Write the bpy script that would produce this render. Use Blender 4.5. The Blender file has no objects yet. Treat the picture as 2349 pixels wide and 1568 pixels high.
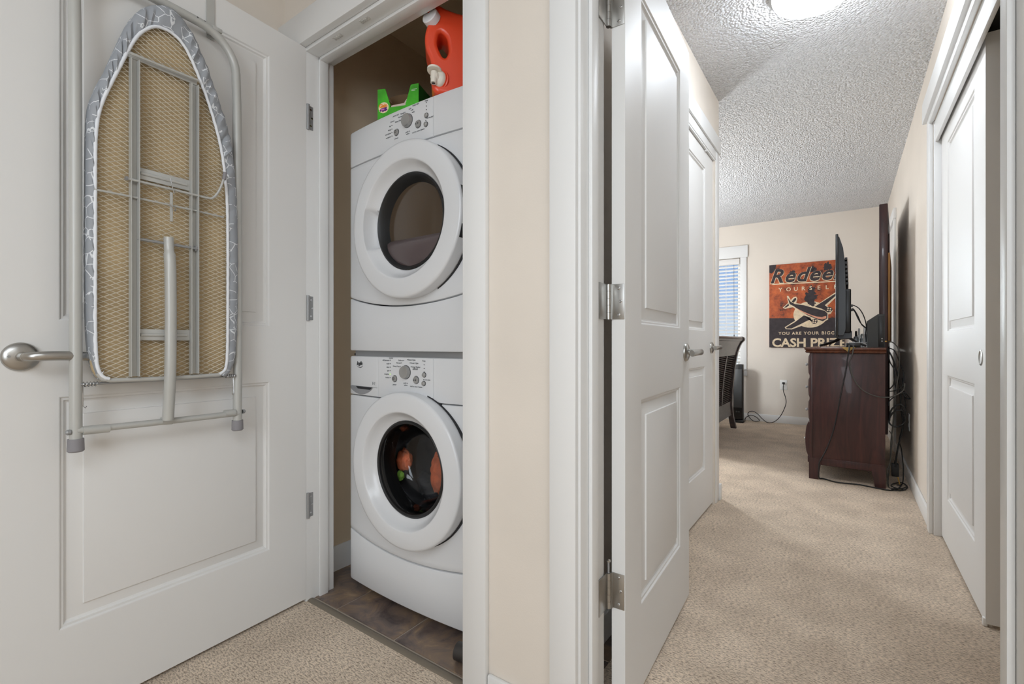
import bpy, bmesh, math, random
from mathutils import Vector, Matrix
random.seed(7)
R = math.radians
S = bpy.context.scene
COL = S.collection

# ------------------------------------------------------------------ camera, sky, sun, area lights, exposure
FPX = 1080.6
cam_d = bpy.data.cameras.new('camera')
cam_d.sensor_fit = 'HORIZONTAL'; cam_d.sensor_width = 36.0
cam_d.lens = 36.0 * FPX / 2349.0
cam_d.shift_y = 2.5 / 2349.0
cam_d.clip_start = 0.02; cam_d.clip_end = 200
cam = bpy.data.objects.new('camera', cam_d); COL.objects.link(cam)
cam.location = (0, 0, 0.955)
cam.rotation_euler = (R(90), 0, R(35.42))
S.camera = cam

world = bpy.data.worlds.new('sky'); S.world = world; world.use_nodes = True
wn = world.node_tree; wn.nodes.clear()
w_out = wn.nodes.new('ShaderNodeOutputWorld'); w_bg = wn.nodes.new('ShaderNodeBackground')
w_tc = wn.nodes.new('ShaderNodeTexCoord'); w_sep = wn.nodes.new('ShaderNodeSeparateXYZ'); w_ramp = wn.nodes.new('ShaderNodeValToRGB')
wn.links.new(w_tc.outputs['Generated'], w_sep.inputs[0]); wn.links.new(w_sep.outputs['Z'], w_ramp.inputs[0])
wn.links.new(w_ramp.outputs[0], w_bg.inputs[0]); wn.links.new(w_bg.outputs[0], w_out.inputs[0])
els = w_ramp.color_ramp.elements
els[0].position = 0.0; els[0].color = (0.80, 0.87, 0.95, 1)
els[1].position = 0.45; els[1].color = (0.13, 0.30, 0.75, 1)
e = els.new(0.10); e.color = (0.36, 0.54, 0.88, 1)
w_bg.inputs[1].default_value = 0.85

sun_d = bpy.data.lights.new('daylight', 'SUN'); sun_d.energy = 11.0; sun_d.angle = R(50); sun_d.color = (0.87, 0.94, 1.0)
sun = bpy.data.objects.new('daylight', sun_d); COL.objects.link(sun)
sun.location = (-4, 10, 5)
sun.rotation_euler = Vector((0.50, -0.80, -0.33)).to_track_quat('-Z', 'Y').to_euler()

def area(name, loc, target, sx, sy, power, color):
    d = bpy.data.lights.new(name, 'AREA'); d.shape = 'RECTANGLE'; d.size = sx; d.size_y = sy; d.energy = power; d.color = color
    o = bpy.data.objects.new(name, d); COL.objects.link(o); o.location = loc
    o.rotation_euler = (Vector(target) - Vector(loc)).to_track_quat('-Z', 'Y').to_euler()
    return o
area('hall_overhead_fill', (0.55, -0.75, 2.38), (0.35, -0.55, 0.0), 1.6, 1.2, 31, (0.86, 0.935, 1.0))  # large soft light added overhead for even hall light, no fixture modelled
area('hall_back_fill', (0.15, -1.84, 1.45), (-0.35, 1.0, 1.30), 1.5, 1.5, 37, (0.79, 0.895, 1.0))  # unseen fill added behind the camera; the back wall has no window
pl_d = bpy.data.lights.new('bedroom_fill_light', 'POINT'); pl_d.energy = 108; pl_d.shadow_soft_size = 0.25; pl_d.color = (0.88, 0.945, 1.0)  # unseen point light added low to lift the bedroom ceiling, no lamp there
pl_o = bpy.data.objects.new('bedroom_fill_light', pl_d); COL.objects.link(pl_o); pl_o.location = (-2.1, 4.5, 1.45)

vs = S.view_settings
vs.view_transform = 'Standard'; vs.look = 'None'; vs.exposure = 0.08; vs.gamma = 1.0; vs.use_curve_mapping = False

# ------------------------------------------------------------------ materials
def lin(c):
    def f(v):
        v /= 255.0
        return v / 12.92 if v <= 0.04045 else ((v + 0.055) / 1.055) ** 2.4
    return (f(c[0]), f(c[1]), f(c[2]), 1.0)

MATS = {}
def mat(name, rgb, rough=0.5, metal=0.0, var=None, bump=None, coat=0.0, emit=None, spec=0.5, stretch=None):
    """rgb in display values; var=(scale, amount) colour noise; bump=(scale, strength, distance)"""
    m = bpy.data.materials.new(name); m.use_nodes = True; MATS[name] = m
    nt = m.node_tree; p = nt.nodes['Principled BSDF']
    p.inputs['Base Color'].default_value = lin(rgb); p.inputs['Roughness'].default_value = rough; p.inputs['Metallic'].default_value = metal
    p.inputs['Specular IOR Level'].default_value = spec
    if coat: p.inputs['Coat Weight'].default_value = coat
    if emit: p.inputs['Emission Color'].default_value = lin(emit[0]); p.inputs['Emission Strength'].default_value = emit[1]
    if var or bump:
        tc = nt.nodes.new('ShaderNodeTexCoord'); vec = tc.outputs['Object']
        if stretch:
            mp = nt.nodes.new('ShaderNodeMapping'); mp.inputs['Scale'].default_value = stretch
            nt.links.new(vec, mp.inputs[0]); vec = mp.outputs[0]
    if var:
        n = nt.nodes.new('ShaderNodeTexNoise'); n.inputs['Scale'].default_value = var[0]; n.inputs['Detail'].default_value = 4
        nt.links.new(vec, n.inputs['Vector'])
        r = nt.nodes.new('ShaderNodeValToRGB')
        a = lin([max(0, c * (1 - var[1])) for c in rgb]); b = lin([min(255, c * (1 + var[1])) for c in rgb])
        r.color_ramp.elements[0].color = a; r.color_ramp.elements[1].color = b
        r.color_ramp.elements[0].position = 0.3; r.color_ramp.elements[1].position = 0.7
        nt.links.new(n.outputs[0], r.inputs[0]); nt.links.new(r.outputs[0], p.inputs['Base Color'])
    if bump:
        n = nt.nodes.new('ShaderNodeTexNoise'); n.inputs['Scale'].default_value = bump[0]; n.inputs['Detail'].default_value = 3
        nt.links.new(vec, n.inputs['Vector'])
        bp = nt.nodes.new('ShaderNodeBump'); bp.inputs['Strength'].default_value = bump[1]; bp.inputs['Distance'].default_value = bump[2]
        nt.links.new(n.outputs[0], bp.inputs['Height']); nt.links.new(bp.outputs[0], p.inputs['Normal'])
    return m

mat('trim_white', (232, 231, 229), 0.38, bump=(60, 0.03, 0.001))
mat('door_white', (230, 228, 225), 0.5, bump=(90, 0.05, 0.001))
mat('wall_beige', (227, 217, 205), 0.85, bump=(220, 0.12, 0.002), var=(3, 0.012))
mat('wall_taupe', (226, 206, 178), 0.85, bump=(220, 0.12, 0.002), var=(3, 0.012))
mat('scuffed', (206, 204, 200), 0.6, var=(180, 0.2), stretch=(1, 6, 1))
mat('metal_nickel', (178, 176, 172), 0.32, 1.0)
mat('metal_steel', (164, 165, 166), 0.5, 0.6)
mat('chrome', (205, 205, 205), 0.15, 1.0)
mat('appliance_white', (226, 226, 227), 0.28, coat=0.2)
mat('appliance_grey', (150, 150, 152), 0.4)
mat('knob_silver', (176, 175, 173), 0.35, 0.6)
mat('seam_dark', (40, 40, 42), 0.7)
mat('black_rubber', (20, 20, 21), 0.45)
mat('print_dark', (60, 62, 64), 0.7)
mat('print_grey', (140, 142, 144), 0.7)
mat('led_green', (190, 255, 90), 0.5, emit=((180, 255, 80), 1.0))
mat('dryer_glass', (82, 68, 54), 0.12, coat=0.3)
mat('dryer_scoop', (92, 80, 80), 0.25)
mat('drum_metal', (120, 120, 122), 0.35, 0.8)
mat('frame_tube', (188, 187, 182), 0.38, 0.1)
mat('mesh_metal', (226, 219, 204), 0.5, 0.0)
mat('board_pad', (200, 176, 138), 0.9, var=(9, 0.05))
mat('cover_edge', (236, 238, 242), 0.9, bump=(900, 0.3, 0.001))
mat('rubber_grey', (140, 137, 140), 0.6)
mat('jug_orange', (236, 78, 44), 0.32, coat=0.2)
mat('cap_white', (236, 236, 238), 0.4)
mat('tap_cream', (236, 228, 214), 0.4)
mat('box_green', (70, 178, 40), 0.4, var=(14, 0.18))
mat('box_side_green', (28, 96, 24), 0.5)
mat('cardboard', (150, 122, 92), 0.9)
mat('cardboard_pale', (214, 196, 186), 0.9)
mat('print_purple', (96, 30, 120), 0.5)
mat('print_orange', (250, 150, 50), 0.5)
mat('print_cream', (250, 226, 190), 0.5)
mat('print_pink', (220, 120, 190), 0.5)
mat('white_print', (240, 240, 236), 0.6)
mat('threshold', (122, 112, 98), 0.45, 0.1)
mat('grout', (170, 158, 144), 0.9)
mat('dark_plastic', (58, 54, 52), 0.4)
mat('tv_black', (22, 21, 21), 0.28)
mat('tv_grey', (66, 66, 66), 0.45)
mat('modem_grey', (54, 55, 55), 0.6)
mat('cable_black', (22, 22, 23), 0.5)
mat('cable_grey', (70, 68, 64), 0.5)
mat('brass', (196, 158, 90), 0.35, 0.9)
mat('paper_white', (222, 214, 212), 0.8)
mat('paper_yellow', (214, 178, 104), 0.8)
mat('plastic_white', (238, 236, 232), 0.4)
mat('blind_white', (232, 228, 224), 0.5)
mat('bed_wood', (62, 46, 42), 0.32, coat=0.2, var=(10, 0.2), stretch=(1, 1, 6))
mat('mattress_cloth', (200, 192, 186), 0.9)
mat('backing_board', (176, 128, 76), 0.8)
mat('mirror_glass', (220, 222, 222), 0.03, 1.0)
mat('poster_cream', (226, 204, 172), 0.8, var=(30, 0.06))
mat('poster_dark', (58, 50, 52), 0.8, var=(25, 0.12))
mat('poster_pink', (214, 150, 122), 0.8, var=(25, 0.1))
mat('cloth_orange', (226, 120, 78), 0.95, bump=(120, 0.6, 0.004), var=(30, 0.1))
mat('cloth_black', (40, 41, 44), 0.9, bump=(60, 0.6, 0.006))
mat('cloth_green', (164, 220, 92), 0.9)
mat('lamp_shade', (255, 252, 245), 0.5, emit=((236, 245, 255), 38.0))
mat('perfume_glass', (150, 155, 158), 0.1, 0.5)

def nt_of(name, rgb=(128, 128, 128), rough=0.6):
    m = mat(name, rgb, rough); return m.node_tree, m.node_tree.nodes['Principled BSDF']

def add(nt, t, **kw):
    n = nt.nodes.new(t)
    for k, v in kw.items(): n.inputs[k].default_value = v
    return n

# ceiling: knock-down stipple
nt, p = nt_of('ceiling_stipple', (236, 236, 237), 0.75)
tc = add(nt, 'ShaderNodeTexCoord'); n1 = add(nt, 'ShaderNodeTexNoise', Scale=60.0, Detail=2.0); n2 = add(nt, 'ShaderNodeTexVoronoi', Scale=90.0)
nt.links.new(tc.outputs['Object'], n1.inputs['Vector']); nt.links.new(tc.outputs['Object'], n2.inputs['Vector'])
mx = nt.nodes.new('ShaderNodeMath'); mx.operation = 'SUBTRACT'; nt.links.new(n1.outputs[0], mx.inputs[0]); nt.links.new(n2.outputs['Distance'], mx.inputs[1])
bp = add(nt, 'ShaderNodeBump', Strength=0.8, Distance=0.022); nt.links.new(mx.outputs[0], bp.inputs['Height']); nt.links.new(bp.outputs[0], p.inputs['Normal'])

# carpet: short pile, slightly patchy
nt, p = nt_of('carpet', (186, 162, 138), 1.0); p.inputs['Specular IOR Level'].default_value = 0.1
p.inputs['Sheen Weight'].default_value = 0.25
tc = add(nt, 'ShaderNodeTexCoord')
mp = nt.nodes.new('ShaderNodeMapping'); mp.inputs['Scale'].default_value = (0.75, 1.9, 1)
nt.links.new(tc.outputs['Object'], mp.inputs[0])
n1 = add(nt, 'ShaderNodeTexNoise', Scale=118.0, Detail=3.0, Roughness=0.7); n2 = add(nt, 'ShaderNodeTexNoise', Scale=5.0, Detail=4.0)
nt.links.new(mp.outputs[0], n1.inputs['Vector']); nt.links.new(tc.outputs['Object'], n2.inputs['Vector'])
r1 = nt.nodes.new('ShaderNodeValToRGB'); r1.color_ramp.elements[0].position = 0.33; r1.color_ramp.elements[1].position = 0.56
r1.color_ramp.elements[0].color = lin((152, 126, 102)); r1.color_ramp.elements[1].color = lin((254, 233, 208))
nt.links.new(n1.outputs[0], r1.inputs[0])
r2 = nt.nodes.new('ShaderNodeValToRGB'); r2.color_ramp.elements[0].position = 0.35; r2.color_ramp.elements[1].position = 0.65
r2.color_ramp.elements[0].color = (0.80, 0.785, 0.77, 1); r2.color_ramp.elements[1].color = (1, 1, 1, 1)
nt.links.new(n2.outputs[0], r2.inputs[0])
mm = nt.nodes.new('ShaderNodeMix'); mm.data_type = 'RGBA'; mm.blend_type = 'MULTIPLY'; mm.inputs[0].default_value = 1.0
nt.links.new(r1.outputs[0], mm.inputs[6]); nt.links.new(r2.outputs[0], mm.inputs[7]); nt.links.new(mm.outputs[2], p.inputs['Base Color'])
bp = add(nt, 'ShaderNodeBump', Strength=0.9, Distance=0.008); nt.links.new(n1.outputs[0], bp.inputs['Height']); nt.links.new(bp.outputs[0], p.inputs['Normal'])

# slate tile, differs from tile to tile
nt, p = nt_of('slate_tile', (90, 74, 62), 0.35)
tc = add(nt, 'ShaderNodeTexCoord'); oi = nt.nodes.new('ShaderNodeObjectInfo')
va = nt.nodes.new('ShaderNodeVectorMath'); va.operation = 'ADD'
cb = nt.nodes.new('ShaderNodeCombineXYZ'); ml = nt.nodes.new('ShaderNodeMath'); ml.operation = 'MULTIPLY'; ml.inputs[1].default_value = 37.0
nt.links.new(oi.outputs['Random'], ml.inputs[0]); nt.links.new(ml.outputs[0], cb.inputs[2]); nt.links.new(tc.outputs['Object'], va.inputs[0]); nt.links.new(cb.outputs[0], va.inputs[1])
n1 = add(nt, 'ShaderNodeTexNoise', Scale=9.0, Detail=7.0, Roughness=0.62, Distortion=1.2); nt.links.new(va.outputs[0], n1.inputs['Vector'])
r1 = nt.nodes.new('ShaderNodeValToRGB'); ce = r1.color_ramp.elements
ce[0].position = 0.28; ce[0].color = lin((62, 52, 52)); ce[1].position = 0.75; ce[1].color = lin((180, 152, 120))
e = ce.new(0.47); e.color = lin((112, 96, 88)); e = ce.new(0.6); e.color = lin((134, 112, 92))
nt.links.new(n1.outputs[0], r1.inputs[0]); nt.links.new(r1.outputs[0], p.inputs['Base Color'])
bp = add(nt, 'ShaderNodeBump', Strength=0.35, Distance=0.006); nt.links.new(n1.outputs[0], bp.inputs['Height']); nt.links.new(bp.outputs[0], p.inputs['Normal'])

# dark cherry wood
def wood(name, dark, light, rough, scl=(1, 1, 1), rot=(0, 0, 0)):
    nt, p = nt_of(name, dark, rough); p.inputs['Coat Weight'].default_value = 0.15
    tc = add(nt, 'ShaderNodeTexCoord'); mp = nt.nodes.new('ShaderNodeMapping'); mp.inputs['Scale'].default_value = scl; mp.inputs['Rotation'].default_value = rot
    nt.links.new(tc.outputs['Object'], mp.inputs[0])
    w = add(nt, 'ShaderNodeTexNoise', Scale=7.0, Detail=6.0, Distortion=1.6, Roughness=0.6); nt.links.new(mp.outputs[0], w.inputs['Vector'])
    r = nt.nodes.new('ShaderNodeValToRGB'); r.color_ramp.elements[0].position = 0.32; r.color_ramp.elements[1].position = 0.68
    r.color_ramp.elements[0].color = lin(dark); r.color_ramp.elements[1].color = lin(light)
    nt.links.new(w.outputs[0], r.inputs[0]); nt.links.new(r.outputs[0], p.inputs['Base Color'])
wood('cherry_wood', (40, 17, 18), (72, 37, 35), 0.36, (3.0, 1, 0.35))
wood('cherry_wood_top', (74, 40, 26), (104, 60, 40), 0.25, (3.0, 0.4, 1))

# grey cotton cover with a white line print
nt, p = nt_of('cover_fabric', (150, 153, 158), 0.92)
tc = add(nt, 'ShaderNodeTexCoord'); v1 = nt.nodes.new('ShaderNodeTexVoronoi'); v1.feature = 'DISTANCE_TO_EDGE'; v1.distance = 'EUCLIDEAN' if hasattr(v1, 'distance') else v1.distance
v1.inputs['Scale'].default_value = 34.0; v1.inputs['Randomness'].default_value = 0.75
nt.links.new(tc.outputs['Object'], v1.inputs['Vector'])
r1 = nt.nodes.new('ShaderNodeValToRGB'); r1.color_ramp.interpolation = 'CONSTANT'
r1.color_ramp.elements[0].color = (1, 1, 1, 1); r1.color_ramp.elements[1].position = 0.030; r1.color_ramp.elements[1].color = (0, 0, 0, 1)
nt.links.new(v1.outputs['Distance'], r1.inputs[0])
nm = add(nt, 'ShaderNodeTexNoise', Scale=26.0, Detail=1.0); nt.links.new(tc.outputs['Object'], nm.inputs['Vector'])
gt = nt.nodes.new('ShaderNodeMath'); gt.operation = 'GREATER_THAN'; gt.inputs[1].default_value = 0.47; nt.links.new(nm.outputs[0], gt.inputs[0])
mu = nt.nodes.new('ShaderNodeMath'); mu.operation = 'MULTIPLY'; nt.links.new(r1.outputs[0], mu.inputs[0]); nt.links.new(gt.outputs[0], mu.inputs[1])
mc = nt.nodes.new('ShaderNodeMix'); mc.data_type = 'RGBA'; nt.links.new(mu.outputs[0], mc.inputs[0]); mc.inputs[6].default_value = lin((160, 163, 168)); mc.inputs[7].default_value = lin((224, 226, 228))
nt.links.new(mc.outputs[2], p.inputs['Base Color'])

# poster ground: rusty orange with dark blotches
nt, p = nt_of('poster_orange', (176, 84, 46), 0.8)
tc = add(nt, 'ShaderNodeTexCoord'); n1 = add(nt, 'ShaderNodeTexNoise', Scale=5.5, Detail=7.0, Roughness=0.75); nt.links.new(tc.outputs['Object'], n1.inputs['Vector'])
r1 = nt.nodes.new('ShaderNodeValToRGB'); ce = r1.color_ramp.elements
ce[0].position = 0.36; ce[0].color = lin((58, 42, 42)); ce[1].position = 0.47; ce[1].color = lin((158, 78, 48)); e = ce.new(0.6); e.color = lin((198, 102, 58)); e = ce.new(0.41); e.color = lin((96, 58, 46))
nt.links.new(n1.outputs[0], r1.inputs[0]); nt.links.new(r1.outputs[0], p.inputs['Base Color'])

def clear_glass(name, tint, refl):
    m = bpy.data.materials.new(name); m.use_nodes = True; nt = m.node_tree; nt.nodes.clear(); MATS[name] = m
    o = nt.nodes.new('ShaderNodeOutputMaterial'); t = nt.nodes.new('ShaderNodeBsdfTransparent'); g = nt.nodes.new('ShaderNodeBsdfGlossy'); mx = nt.nodes.new('ShaderNodeMixShader'); fr = nt.nodes.new('ShaderNodeFresnel')
    t.inputs[0].default_value = tint; g.inputs['Roughness'].default_value = 0.03; g.inputs[0].default_value = (refl, refl, refl, 1); fr.inputs[0].default_value = 1.5
    nt.links.new(fr.outputs[0], mx.inputs[0]); nt.links.new(t.outputs[0], mx.inputs[1]); nt.links.new(g.outputs[0], mx.inputs[2]); nt.links.new(mx.outputs[0], o.inputs[0])
clear_glass('window_glass', (0.96, 0.98, 0.98, 1), 0.9)
clear_glass('bowl_glass', (0.92, 0.92, 0.93, 1), 0.9)

# ------------------------------------------------------------------ mesh helpers
PM = {}
class B:
    def __init__(s): s.bm = bmesh.new()
    def box(s, x0, x1, y0, y1, z0, z1, bev=0.0, seg=2):
        m = Matrix.Translation(((x0 + x1) / 2, (y0 + y1) / 2, (z0 + z1) / 2)) @ Matrix.Diagonal((abs(x1 - x0), abs(y1 - y0), abs(z1 - z0), 1))
        g = bmesh.ops.create_cube(s.bm, size=1.0, matrix=m)
        if bev:
            ed = list({e for v in g['verts'] for e in v.link_edges})
            bmesh.ops.bevel(s.bm, geom=ed, offset=bev, segments=seg, affect='EDGES', profile=0.5)
        return s
    def face(s, pts):
        return s.bm.faces.new([s.bm.verts.new(p) for p in pts])
    def ring_skin(s, rings, close_u=True, cap0=False, cap1=False, close_v=False):
        vr = [[s.bm.verts.new(p) for p in r] for r in rings]
        n = len(vr[0])
        pairs = list(zip(vr[:-1], vr[1:]))
        if close_v: pairs.append((vr[-1], vr[0]))
        for a, b in pairs:
            for i in range(n if close_u else n - 1):
                j = (i + 1) % n
                try: s.bm.faces.new((a[i], a[j], b[j], b[i]))
                except ValueError: pass
        if cap0: s.bm.faces.new(list(reversed(vr[0])))
        if cap1: s.bm.faces.new(vr[-1])
        return s
    def tube(s, pts, r, n=10, closed=False, caps=True, sq=1.0):
        P = [Vector(p) for p in pts]; m = len(P); rings = []; up = None
        for i in range(m):
            if closed: t = P[(i + 1) % m] - P[i - 1]
            else: t = P[min(i + 1, m - 1)] - P[max(i - 1, 0)]
            t.normalize()
            if up is None:
                up = Vector((0, 0, 1)) if abs(t.z) < 0.9 else Vector((1, 0, 0))
            sd = t.cross(up)
            if sd.length < 1e-6: sd = t.orthogonal()
            sd.normalize(); up = sd.cross(t).normalized()
            rr = r[i] if isinstance(r, (list, tuple)) else r
            rings.append([P[i] + (sd * math.cos(2 * math.pi * k / n) + up * math.sin(2 * math.pi * k / n) * sq) * rr for k in range(n)])
        return s.ring_skin(rings, True, caps and not closed, caps and not closed, closed)
    def cyl(s, p0, p1, r, r2=None, n=20):
        return s.tube([p0, p1], [r, r if r2 is None else r2], n)
    def lathe(s, prof, o, ax, n=48, cap0=False, cap1=False, off=None, ref=None):
        """prof = [(radius, height along ax)]"""
        ax = Vector(ax).normalized(); o = Vector(o)
        a = Vector(ref) if ref else ax.orthogonal().normalized(); b = ax.cross(a)
        rings = []
        for r, h in prof:
            rg = []
            for k in range(n):
                an = 2 * math.pi * k / n
                hh = h + (off(r, h, an) if off else 0)
                rg.append(o + ax * hh + (a * math.cos(an) + b * math.sin(an)) * max(r, 1e-5))
            rings.append(rg)
        return s.ring_skin(rings, True, cap0, cap1)
    def prism(s, poly, f, w0, w1):
        a = [s.bm.verts.new(f(u, v, w0)) for u, v in poly]; b = [s.bm.verts.new(f(u, v, w1)) for u, v in poly]
        s.bm.faces.new(a); s.bm.faces.new(list(reversed(b)))
        n = len(poly)
        for i in range(n):
            j = (i + 1) % n; s.bm.faces.new((a[j], a[i], b[i], b[j]))
        return s
    def mesh(s, name, mat, smooth=35):
        bmesh.ops.recalc_face_normals(s.bm, faces=s.bm.faces[:])
        me = bpy.data.meshes.new(name); s.bm.to_mesh(me); s.bm.free()
        if mat: me.materials.append(MATS[mat])
        if smooth:
            for pl in me.polygons: pl.use_smooth = True
            me.set_sharp_from_angle(angle=R(smooth))
        return me
    def obj(s, name, mat, parent=None, local=False, smooth=35, recalc=True):
        if parent is not None and not local:
            s.bm.transform(PM[parent.name].inverted())
        me = s.mesh(name, mat, smooth)
        return link(name, me, parent)

def link(name, me, parent=None):
    o = bpy.data.objects.new(name, me); COL.objects.link(o)
    if parent is not None:
        o.parent = parent; PM[o.name] = PM[parent.name]
    else: PM[o.name] = Matrix.Identity(4)
    return o
def tag(o, label, cat=None, group=None, kind=None):
    o['label'] = label
    if cat: o['category'] = cat
    if group: o['group'] = group
    if kind: o['kind'] = kind
    return o
def thing(name, label, cat, loc=(0, 0, 0), rz=0.0, group=None, kind=None):
    o = bpy.data.objects.new(name, None); COL.objects.link(o); o.location = loc; o.rotation_euler = (0, 0, rz)
    o.empty_display_size = 0.05
    PM[o.name] = Matrix.Translation(loc) @ Matrix.Rotation(rz, 4, 'Z')
    return tag(o, label, cat, group, kind)
def struct(b, name, mat, label):
    o = b.obj(name, mat); o['kind'] = 'structure'; o['label'] = label; return o
def sroot(name, label):
    o = thing(name, label, None, kind='structure'); return o

def text_mesh(body, size, font_shear=0.0, bold=0.0, align='LEFT', spacing=1.0, extrude=0.0005):
    c = bpy.data.curves.new('t', 'FONT'); c.body = body; c.size = size; c.shear = font_shear; c.offset = bold; c.align_x = align; c.space_character = spacing; c.extrude = extrude
    c.resolution_u = 3
    o = bpy.data.objects.new('t', c); COL.objects.link(o)
    dg = bpy.context.evaluated_depsgraph_get(); me = bpy.data.meshes.new_from_object(o.evaluated_get(dg))
    bpy.data.objects.remove(o); bpy.data.curves.remove(c)
    return me
def add_text(b, body, size, M4, **kw):
    me = text_mesh(body, size, **kw); me.transform(M4); b.bm.from_mesh(me); bpy.data.meshes.remove(me)

def smooth_path(pts, sub=6):
    P = [Vector(p) for p in pts]; out = []
    for i in range(len(P) - 1):
        p0, p1, p2, p3 = P[max(i - 1, 0)], P[i], P[i + 1], P[min(i + 2, len(P) - 1)]
        for k in range(sub):
            t = k / sub
            out.append(0.5 * ((2 * p1) + (p2 - p0) * t + (2 * p0 - 5 * p1 + 4 * p2 - p3) * t * t + (3 * p1 - p0 - 3 * p2 + p3) * t ** 3))
    out.append(P[-1]); return out

# ------------------------------------------------------------------ room shell
CZ = 2.43
YW0, YW1 = 0.976, 1.092          # wall with the two doorways
XR = 0.352                        # right wall of the bedroom
YF = 6.45                         # far bedroom wall
struct(B().box(-4.2, 2.0, -2.0, 1.0, -0.06, 0).box(-0.76, 1.1, 1.0, 3.2, -0.06, 0).box(-4.2, 1.1, 3.2, 6.7, -0.06, 0), 'floor', 'carpet', 'beige cut pile carpet running from hall into bedroom')
struct(B().box(-4.2, 2.0, -2.0, 6.7, CZ, CZ + 0.1), 'ceiling', 'ceiling_stipple', 'white stippled ceiling over hall and bedroom')
# doorway wall (closet opening, bedroom opening)
CX0, CX1 = -1.628, -0.852; BX0, BX1 = -0.497, 0.206; DH = 2.032
b = B()
b.box(-1.90, CX0 - 0.015, YW0, YW1, 0, CZ).box(CX1 + 0.015, BX0 - 0.015, YW0, YW1, 0, CZ).box(BX1 + 0.015, 2.0, YW0, YW1, 0, CZ)
b.box(CX0 - 0.015, CX1 + 0.015, YW0, YW1, DH + 0.015, CZ).box(BX0 - 0.015, BX1 + 0.015, YW0, YW1, DH + 0.015, CZ)
struct(b, 'wall_doorways', 'wall_beige', 'beige hall wall with laundry closet and bedroom doorways')
struct(B().box(-1.90, -1.775, -2.0, YW0, 0, CZ), 'wall_left', 'wall_beige', 'hall wall behind the open laundry door')
struct(B().box(-1.90, 2.0, -2.0, -1.9, 0, CZ), 'wall_hall_back', 'wall_beige', 'hall wall behind the viewer')
struct(B().box(1.9, 2.0, -1.9, YW0, 0, CZ), 'wall_hall_right', 'wall_beige', 'hall end wall beside the viewer')
# laundry closet interior
struct(B().box(-1.90, -1.755, YW1, 2.05, 0, CZ), 'wall_closet_left', 'wall_taupe', 'taupe closet wall left of the washer')
struct(B().box(-1.755, -0.76, 1.95, 2.05, 0, CZ), 'wall_closet_back', 'wall_taupe', 'taupe closet wall behind the dryer')
struct(B().box(-1.755, -0.76, YW1, 1.95, CZ - 0.02, CZ), 'ceiling_closet', 'wall_taupe', 'painted ceiling of the laundry closet')
struct(B().box(-0.845, -0.76, YW1, 1.95, 0, CZ - 0.02), 'wall_closet_right', 'wall_taupe', 'closet wall right of the washer')
# passage: left wall with its own door
HY0, HY1 = 2.262, 2.985
b = B(); b.box(-0.76, -0.64, YW1, HY0 - 0.012, 0, CZ).box(-0.76, -0.64, HY1 + 0.012, 3.085, 0, CZ).box(-0.76, -0.64, HY0 - 0.012, HY1 + 0.012, 2.045, CZ)
struct(b, 'wall_passage_left', 'wall_beige', 'beige passage wall behind the open bedroom door')
struct(B().box(-4.2, -0.64, 2.97, 3.085, 0, CZ).box(-1.5, -0.76, 2.05, 2.97, 0, CZ), 'wall_bedroom_near', 'wall_beige', 'bedroom wall round the passage corner')
struct(B().box(-4.2, -4.1, 3.085, 6.7, 0, CZ), 'wall_bedroom_left', 'wall_beige', 'bedroom wall behind the bed')
# right wall with sliding closet opening
SY0, SY1 = 1.30, 3.135
b = B(); b.box(XR, XR + 0.115, YW1, SY0, 0, CZ).box(XR, XR + 0.115, SY1, YF, 0, CZ).box(XR, XR + 0.115, SY0, SY1, 2.06, CZ)
struct(b, 'wall_right', 'wall_beige', 'beige bedroom wall beside the dresser')
struct(B().box(1.0, 1.1, YW1, 3.4, 0, CZ).box(XR + 0.115, 1.0, 3.3, 3.4, 0, CZ), 'wall_wardrobe', 'wall_taupe', 'inside of the sliding door wardrobe')
# far wall with window
WX0, WX1, WZ0, WZ1 = -2.30, -1.085, 0.635, 2.02
b = B(); b.box(-4.2, WX0, YF, YF + 0.16, 0, CZ).box(WX1, XR + 0.12, YF, YF + 0.16, 0, CZ).box(WX0, WX1, YF, YF + 0.16, 0, WZ0).box(WX0, WX1, YF, YF + 0.16, WZ1, CZ)
struct(b, 'wall_far', 'wall_beige', 'far bedroom wall with window and poster')

# baseboards
def baseboard(name, x0, x1, y0, y1, label, h=0.09):
    struct(B().box(x0, x1, y0, y1, 0, h, 0.004, 2), name, 'trim_white', label)
baseboard('baseboard_hall', -0.765, -0.575, YW0 - 0.013, YW0, 'white baseboard between the two doorways')
baseboard('baseboard_hall_left', -1.775, -1.762, -1.9, YW0, 'white baseboard behind the laundry door')
baseboard('baseboard_closet', -1.755, -1.742, YW1, 1.95, 'white baseboard inside the laundry closet', 0.105)
baseboard('baseboard_far', -4.1, XR, YF - 0.013, YF, 'white baseboard under window and poster')
baseboard('baseboard_right', XR - 0.013, XR, 3.21, YF, 'white baseboard behind the dresser')
baseboard('baseboard_passage', -0.64, -0.627, YW1, HY0 - 0.09, 'white baseboard behind the open bedroom door')
struct(B().box(-0.64, -0.625, 3.062, 3.1, 0, 0.095, 0.003).box(-2.5, -0.64, 3.085, 3.1, 0, 0.095, 0.003), 'baseboard_corner', 'trim_white', 'white baseboard wrapping the passage corner')

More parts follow.
